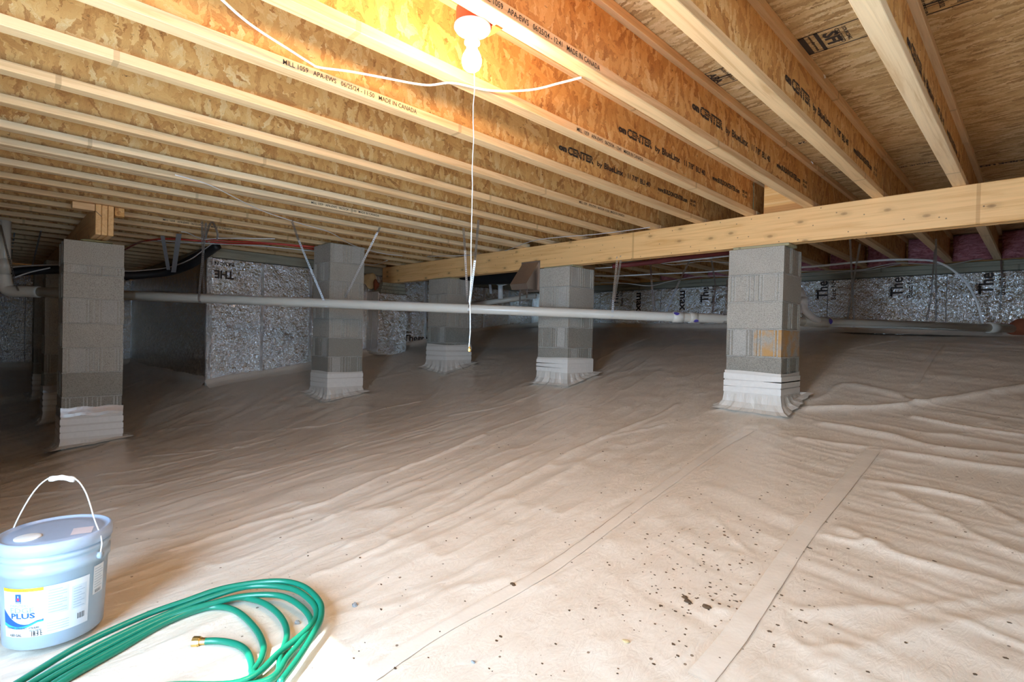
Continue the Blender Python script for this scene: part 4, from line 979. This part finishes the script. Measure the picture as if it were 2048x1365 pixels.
M_BLUE = m_plain('label_blue', (.01,.09,.45), .45); M_CYAN = m_plain('label_cyan', (.03,.36,.62), .45); M_GREYT = m_plain('label_print', (.25,.33,.40), .6); M_REDL = m_plain('label_red', (.6,.03,.06), .5)
A0, AM, A1 = -1.05, -.20, .66; ZL0, ZL1 = .045, .195
cone_patch(A0, A1, ZL0, ZL1, M_LAB, 'paper_label', label='white paper label with blue wave')
cone_patch(A0, AM, ZL1-.010, ZL1, M_YEL, 'label_band', .0016); cone_text('INT  LATEX  FLAT', .006, -.68, ZL1-.0075, .045, M_INK)
cone_patch(AM+.05, A1-.42, .105, ZL1-.008, M_LABG, 'fine_print_panel', .0016); cone_patch(A1-.36, A1-.06, .10, ZL1-.02, M_LABG, 'fine_print_panel', .0016)
# badge, wave
cone_patch(-.74, -.62, .150, .178, M_BLUE, 'badge', .0018); cone_patch(-.705, -.655, .158, .166, M_REDL, 'badge_mark', .0022)
cone_patch(-.69, -.67, .168, .173, M_LAB, 'badge_mark', .0022); cone_patch(-.73, -.63, .152, .1545, M_LAB, 'badge_mark', .0022)
cone_text('PAINTERS', .011, -.87, .1385, .055, M_GREYT, 0.); cone_text('EDGE', .022, -.88, .1205, .070, M_GREYT, .0001); cone_text('PLUS', .022, -.86, .1035, .070, M_BLUE, .0006)
wv = []; wv2 = []
for i in range(25):
    u = i/24; a = A0+(AM-A0)*u; lo = .086-.014*sin(pi*min(1, u*1.15))+.004*u; hi = .130*(1-u)**3+.098*(1-(1-u)**3)-.016*sin(pi*u)
    wv.append((a, lo+.004, max(lo+.006, hi))); wv2.append((a, lo-.006*(1-u), lo+.004))
cone_poly(wv, M_BLUE, 'wave', .0017); cone_poly(wv2, M_CYAN, 'wave', .0017)
cone_text('EXTRA WHITE \u00b7 EXTRA BLANCO \u00b7 EXTRA BLANC', .0085, -.98, .0705, .098, M_INK, .0001)
cone_text('6512-34540', .008, -.46, .0625, .030, M_INK); cone_text('18.3 L', .013, -.44, .0545-.001, .028, M_INK, .0002); cone_text('18.3 L', .013, -.44, .0472, .028, M_INK, .0002); cone_text('4.83 GAL', .011, -.90, .048, .038, M_INK, .0002)
for k in range(9):
    cone_patch(AM+.08, A1-.45-(.08 if k % 3 == 2 else 0), .112+.0085*k, .1135+.0085*k, M_GREYT, 'print_line', .0020, 8)
for k in range(8): cone_patch(A1-.33, A1-.10-(.07 if k % 2 else 0), .106+.0085*k, .1073+.0085*k, M_GREYT, 'print_line', .0020, 6)
for k in range(4): cone_patch(AM+.06, A1-.40, .055+.008*k, .0562+.008*k, M_GREYT, 'print_line', .0020, 8)
for k in range(9): a = A1-.24+.018*k; cone_patch(a, a+(.006 if k % 3 else .011), .066, .084, M_INK, 'barcode', .0020, 1)
cone_patch(A1+.10, A1+.42, .12, .212, M_LAB, 'side_label', label='small printed side label')
for k in range(8): cone_patch(A1+.13, A1+.38-(.06 if k % 3 == 1 else 0), .142+.0085*k, .1435+.0085*k, M_GREYT, 'print_line', .0018, 5)
for k in range(8): a = A1+.16+.024*k; cone_patch(a, a+.009, .124, .134, M_INK, 'barcode', .0018, 1)
ls = (.05, .07); new('lid_sticker', [( .02,.045,.3225),(.09,.03,.3225),(.105,.085,.3225),(.035,.10,.3225)], [(0,1,2,3)], m_plain('lid_sticker', (.70,.60,.60), .5), pail)['label'] = 'pale pink sticker on lid'
# bail handle standing up
ha = toc+.85; hb = ha+pi; r0 = .156
p0 = np.array([r0*cos(ha), r0*sin(ha), .245]); p1 = np.array([r0*cos(hb), r0*sin(hb), .245]); mid = (p0+p1)/2; ax_ = (p0-p1)/np.linalg.norm(p0-p1)
lean = np.array([-sin(ha), cos(ha), 0])*(.02)
arc = [p0, p0+np.array([0,0,.05])+ax_*.004, p0*.93+p1*.07+np.array([0,0,.115]), p0*.80+p1*.20+np.array([0,0,.195])+lean*.6, p0*.66+p1*.34+np.array([0,0,.238])+lean, p0*.5+p1*.5+np.array([0,0,.245])+lean,
       p0*.34+p1*.66+np.array([0,0,.238])+lean, p0*.20+p1*.80+np.array([0,0,.195])+lean*.6, p0*.07+p1*.93+np.array([0,0,.115]), p1+np.array([0,0,.05])-ax_*.004, p1]
new('bail', *tube(smoothline(arc, 6), .0022, 8), M_WHITE, pail, True)['label'] = 'white wire bail'
gm = mid+np.array([0,0,.243])+lean; gp = [gm+ax_*k*.0425/4+np.array([0,0,-.0012*abs(k)**1.2]) for k in range(-4, 5)]
new('grip', *tube(gp, [.0085,.0095,.008,.0078,.0092,.0078,.008,.0095,.0085], 12), M_WHITE, pail, True)
for s, p in ((1, p0), (-1, p1)):
    new('handle_lug', *tube([p-ax_*s*.014, p+ax_*s*.006], .011, 12), M_PAIL, pail, True)
    n2 = np.array([p[0], p[1], 0])/r0
# red can behind
cx_, cy_ = -2.47, -.035; gz = zf(cx_, cy_)
can = empty('paint_can', (cx_, cy_, gz), 'dark red paint can with grey printed label, half hidden behind the pail', 'can')
new('can_body', *lathe([(.083,.01),(.085,.012),(.085,.255),(.083,.257)], 40), m_plain('can_red', (.30,.03,.03), .4), can, True)
new('can_label', *lathe([(.0858,.055),(.0858,.160)], 40), m_plain('can_label', (.50,.54,.55), .6, var=.5, bs=900), can, True)
new('can_rim', *lathe([(.083,.255),(.0875,.257),(.0875,.264),(.080,.266),(.078,.260),(.01,.260)], 40), M_STEEL, can, True)
new('can_base', *lathe([(.082,0),(.0865,.002),(.0865,.012),(.084,.014)], 40), m_plain('can_dark', (.10,.02,.03), .4), can, True)

# ------------------------------------------------------------------ garden hose
HR = .0098
runs = [
 [(409,1284),(430,1283),(451,1285),(475,1291),(492,1303),(501,1322),(503,1342),(495,1362)],
 [(135,1362),(240,1300),(330,1250),(400,1222),(440,1216),(475,1226),(509,1256),(526,1289),(523,1318),(505,1345),(490,1366)],
 [(122,1362),(240,1294),(350,1238),(430,1208),(475,1198),(512,1203),(540,1215),(564,1238),(574,1268),(562,1310),(535,1365)],
 [(97,1362),(226,1290),(338,1236),(435,1206),(500,1194),(561,1193),(600,1212),(622,1240),(613,1269),(577,1314),(525,1365)],
 [(74,1362),(200,1293),(316,1238),(412,1200),(500,1175),(580,1178),(622,1203),(633,1230),(612,1262),(561,1304),(480,1366)],
 [(44,1362),(161,1293),(290,1232),(371,1203),(451,1178),(548,1164),(603,1172),(638,1204),(642,1234),(626,1270),(596,1318),(560,1366)]]
lift = [.011, .013, .022, .030, .040, .050]
P = []
for i, run in enumerate(runs):
    n = len(run)
    pts = []
    for k, q in enumerate(run):
        f = k/(n-1); h = lift[i]*(.55+.45*sin(pi*min(1, f*1.1))) if i else .0115
        pts.append(on_floor(q[0], q[1], max(h, .0115)))
    P += pts
    if i < 5:     # closing bend outside the frame, towards the photographer
        a = pts[-1]; nx_ = on_floor(*runs[i+1][0], lift[i+1]*.6); d = np.array([.62, -.78, 0]); s = .16+.035*i
        P += [a+np.array([-.05-.02*i, -.20, .004]), a+np.array([-.12, -.36-.03*i, .006]), (a+nx_)/2+np.array([.05, -.42-.03*i, .006]), nx_+np.array([.12, -.30-.03*i, .004]), nx_+np.array([.10, -.14, 0])]
for k, p in enumerate(P): p[2] = max(p[2]+(fz(p[0], p[1])-zf(p[0], p[1]))*.6, fz(p[0], p[1])+.0105)
hose = empty('garden_hose', tuple(P[0]), 'coiled green garden hose with brass end lying on the liner', 'hose'); h0 = P[0].copy()
new('hose_tube', *[(lambda V, F: ([np.array(v)-h0 for v in V], F))(*tube(smoothline(P, 9), HR, 14))][0], M_HOSE, hose, True)
d = (P[0]-P[1]); d /= np.linalg.norm(d)
new('brass_coupling', *tube([d*-.004, d*.012, d*.0121, d*.016, d*.0161, d*.034, d*.035], [.0105,.0105,.014,.0145,.0155,.0155,.0120], 10), M_BRASS, hose)

# ------------------------------------------------------------------ debris
def stone(px, r, mat, name, lab, cat, seed, grp=None):
    p = on_floor(*px); thing(name, *blob((p[0], p[1], fz(p[0], p[1])+r*.25), (r, r*.7, r*.45), seed, .35, 2), mat, lab, cat, grp)
stone((595,1249), .012, M_STONE, 'stone', 'small grey stone inside the hose loops', 'stone', 1)
stone((709,1211), .014, M_STONE, 'stone', 'grey stone right of the hose coil', 'stone', 2)
stone((1026,1174), .011, M_CLOD, 'stone', 'dark pebble beside the left liner seam', 'stone', 3)
stone((947,1325), .008, M_STONE, 'stone', 'tiny dark stone near the bottom edge', 'stone', 4)
stone((1370,1198), .011, M_CLOD, 'dirt_clod', 'pair-sized brown dirt clod left of the right seam', 'dirt', 5)
stone((1374,1206), .013, M_CLOD, 'dirt_clod', 'larger brown clod touching the pair-sized clod', 'dirt', 6)
stone((1410,1218), .014, M_CLOD, 'dirt_clod', 'flat brown clod right of the clod pair', 'dirt', 7)
stone((1252,1288), .011, M_FOAM, 'foam_crumb', 'orange crumb on the liner near the bottom edge', 'crumb', 8)
rnd = random.Random(3)
V = []; F = []
for k in range(420):
    if k < 240: x, y = rnd.gauss(1430, 130), rnd.gauss(1150, 75)
    else: x, y = rnd.uniform(560, 2040), rnd.uniform(860, 1355)
    if not (500 < x < 2047 and 850 < y < 1364): continue
    p = on_floor(x, y); r = rnd.uniform(.0012, .0042)
    v, f = blob((p[0], p[1], fz(p[0], p[1])+r*.2), (r*rnd.uniform(1, 2.2), r, r*.6), k, .3, 1); o = len(V); V += v; F += [tuple(i+o for i in q) for q in f]
tag(new('dirt_crumbs', V, F, M_CLOD), 'scattered brown dirt crumbs on the liner', 'dirt', kind='stuff')
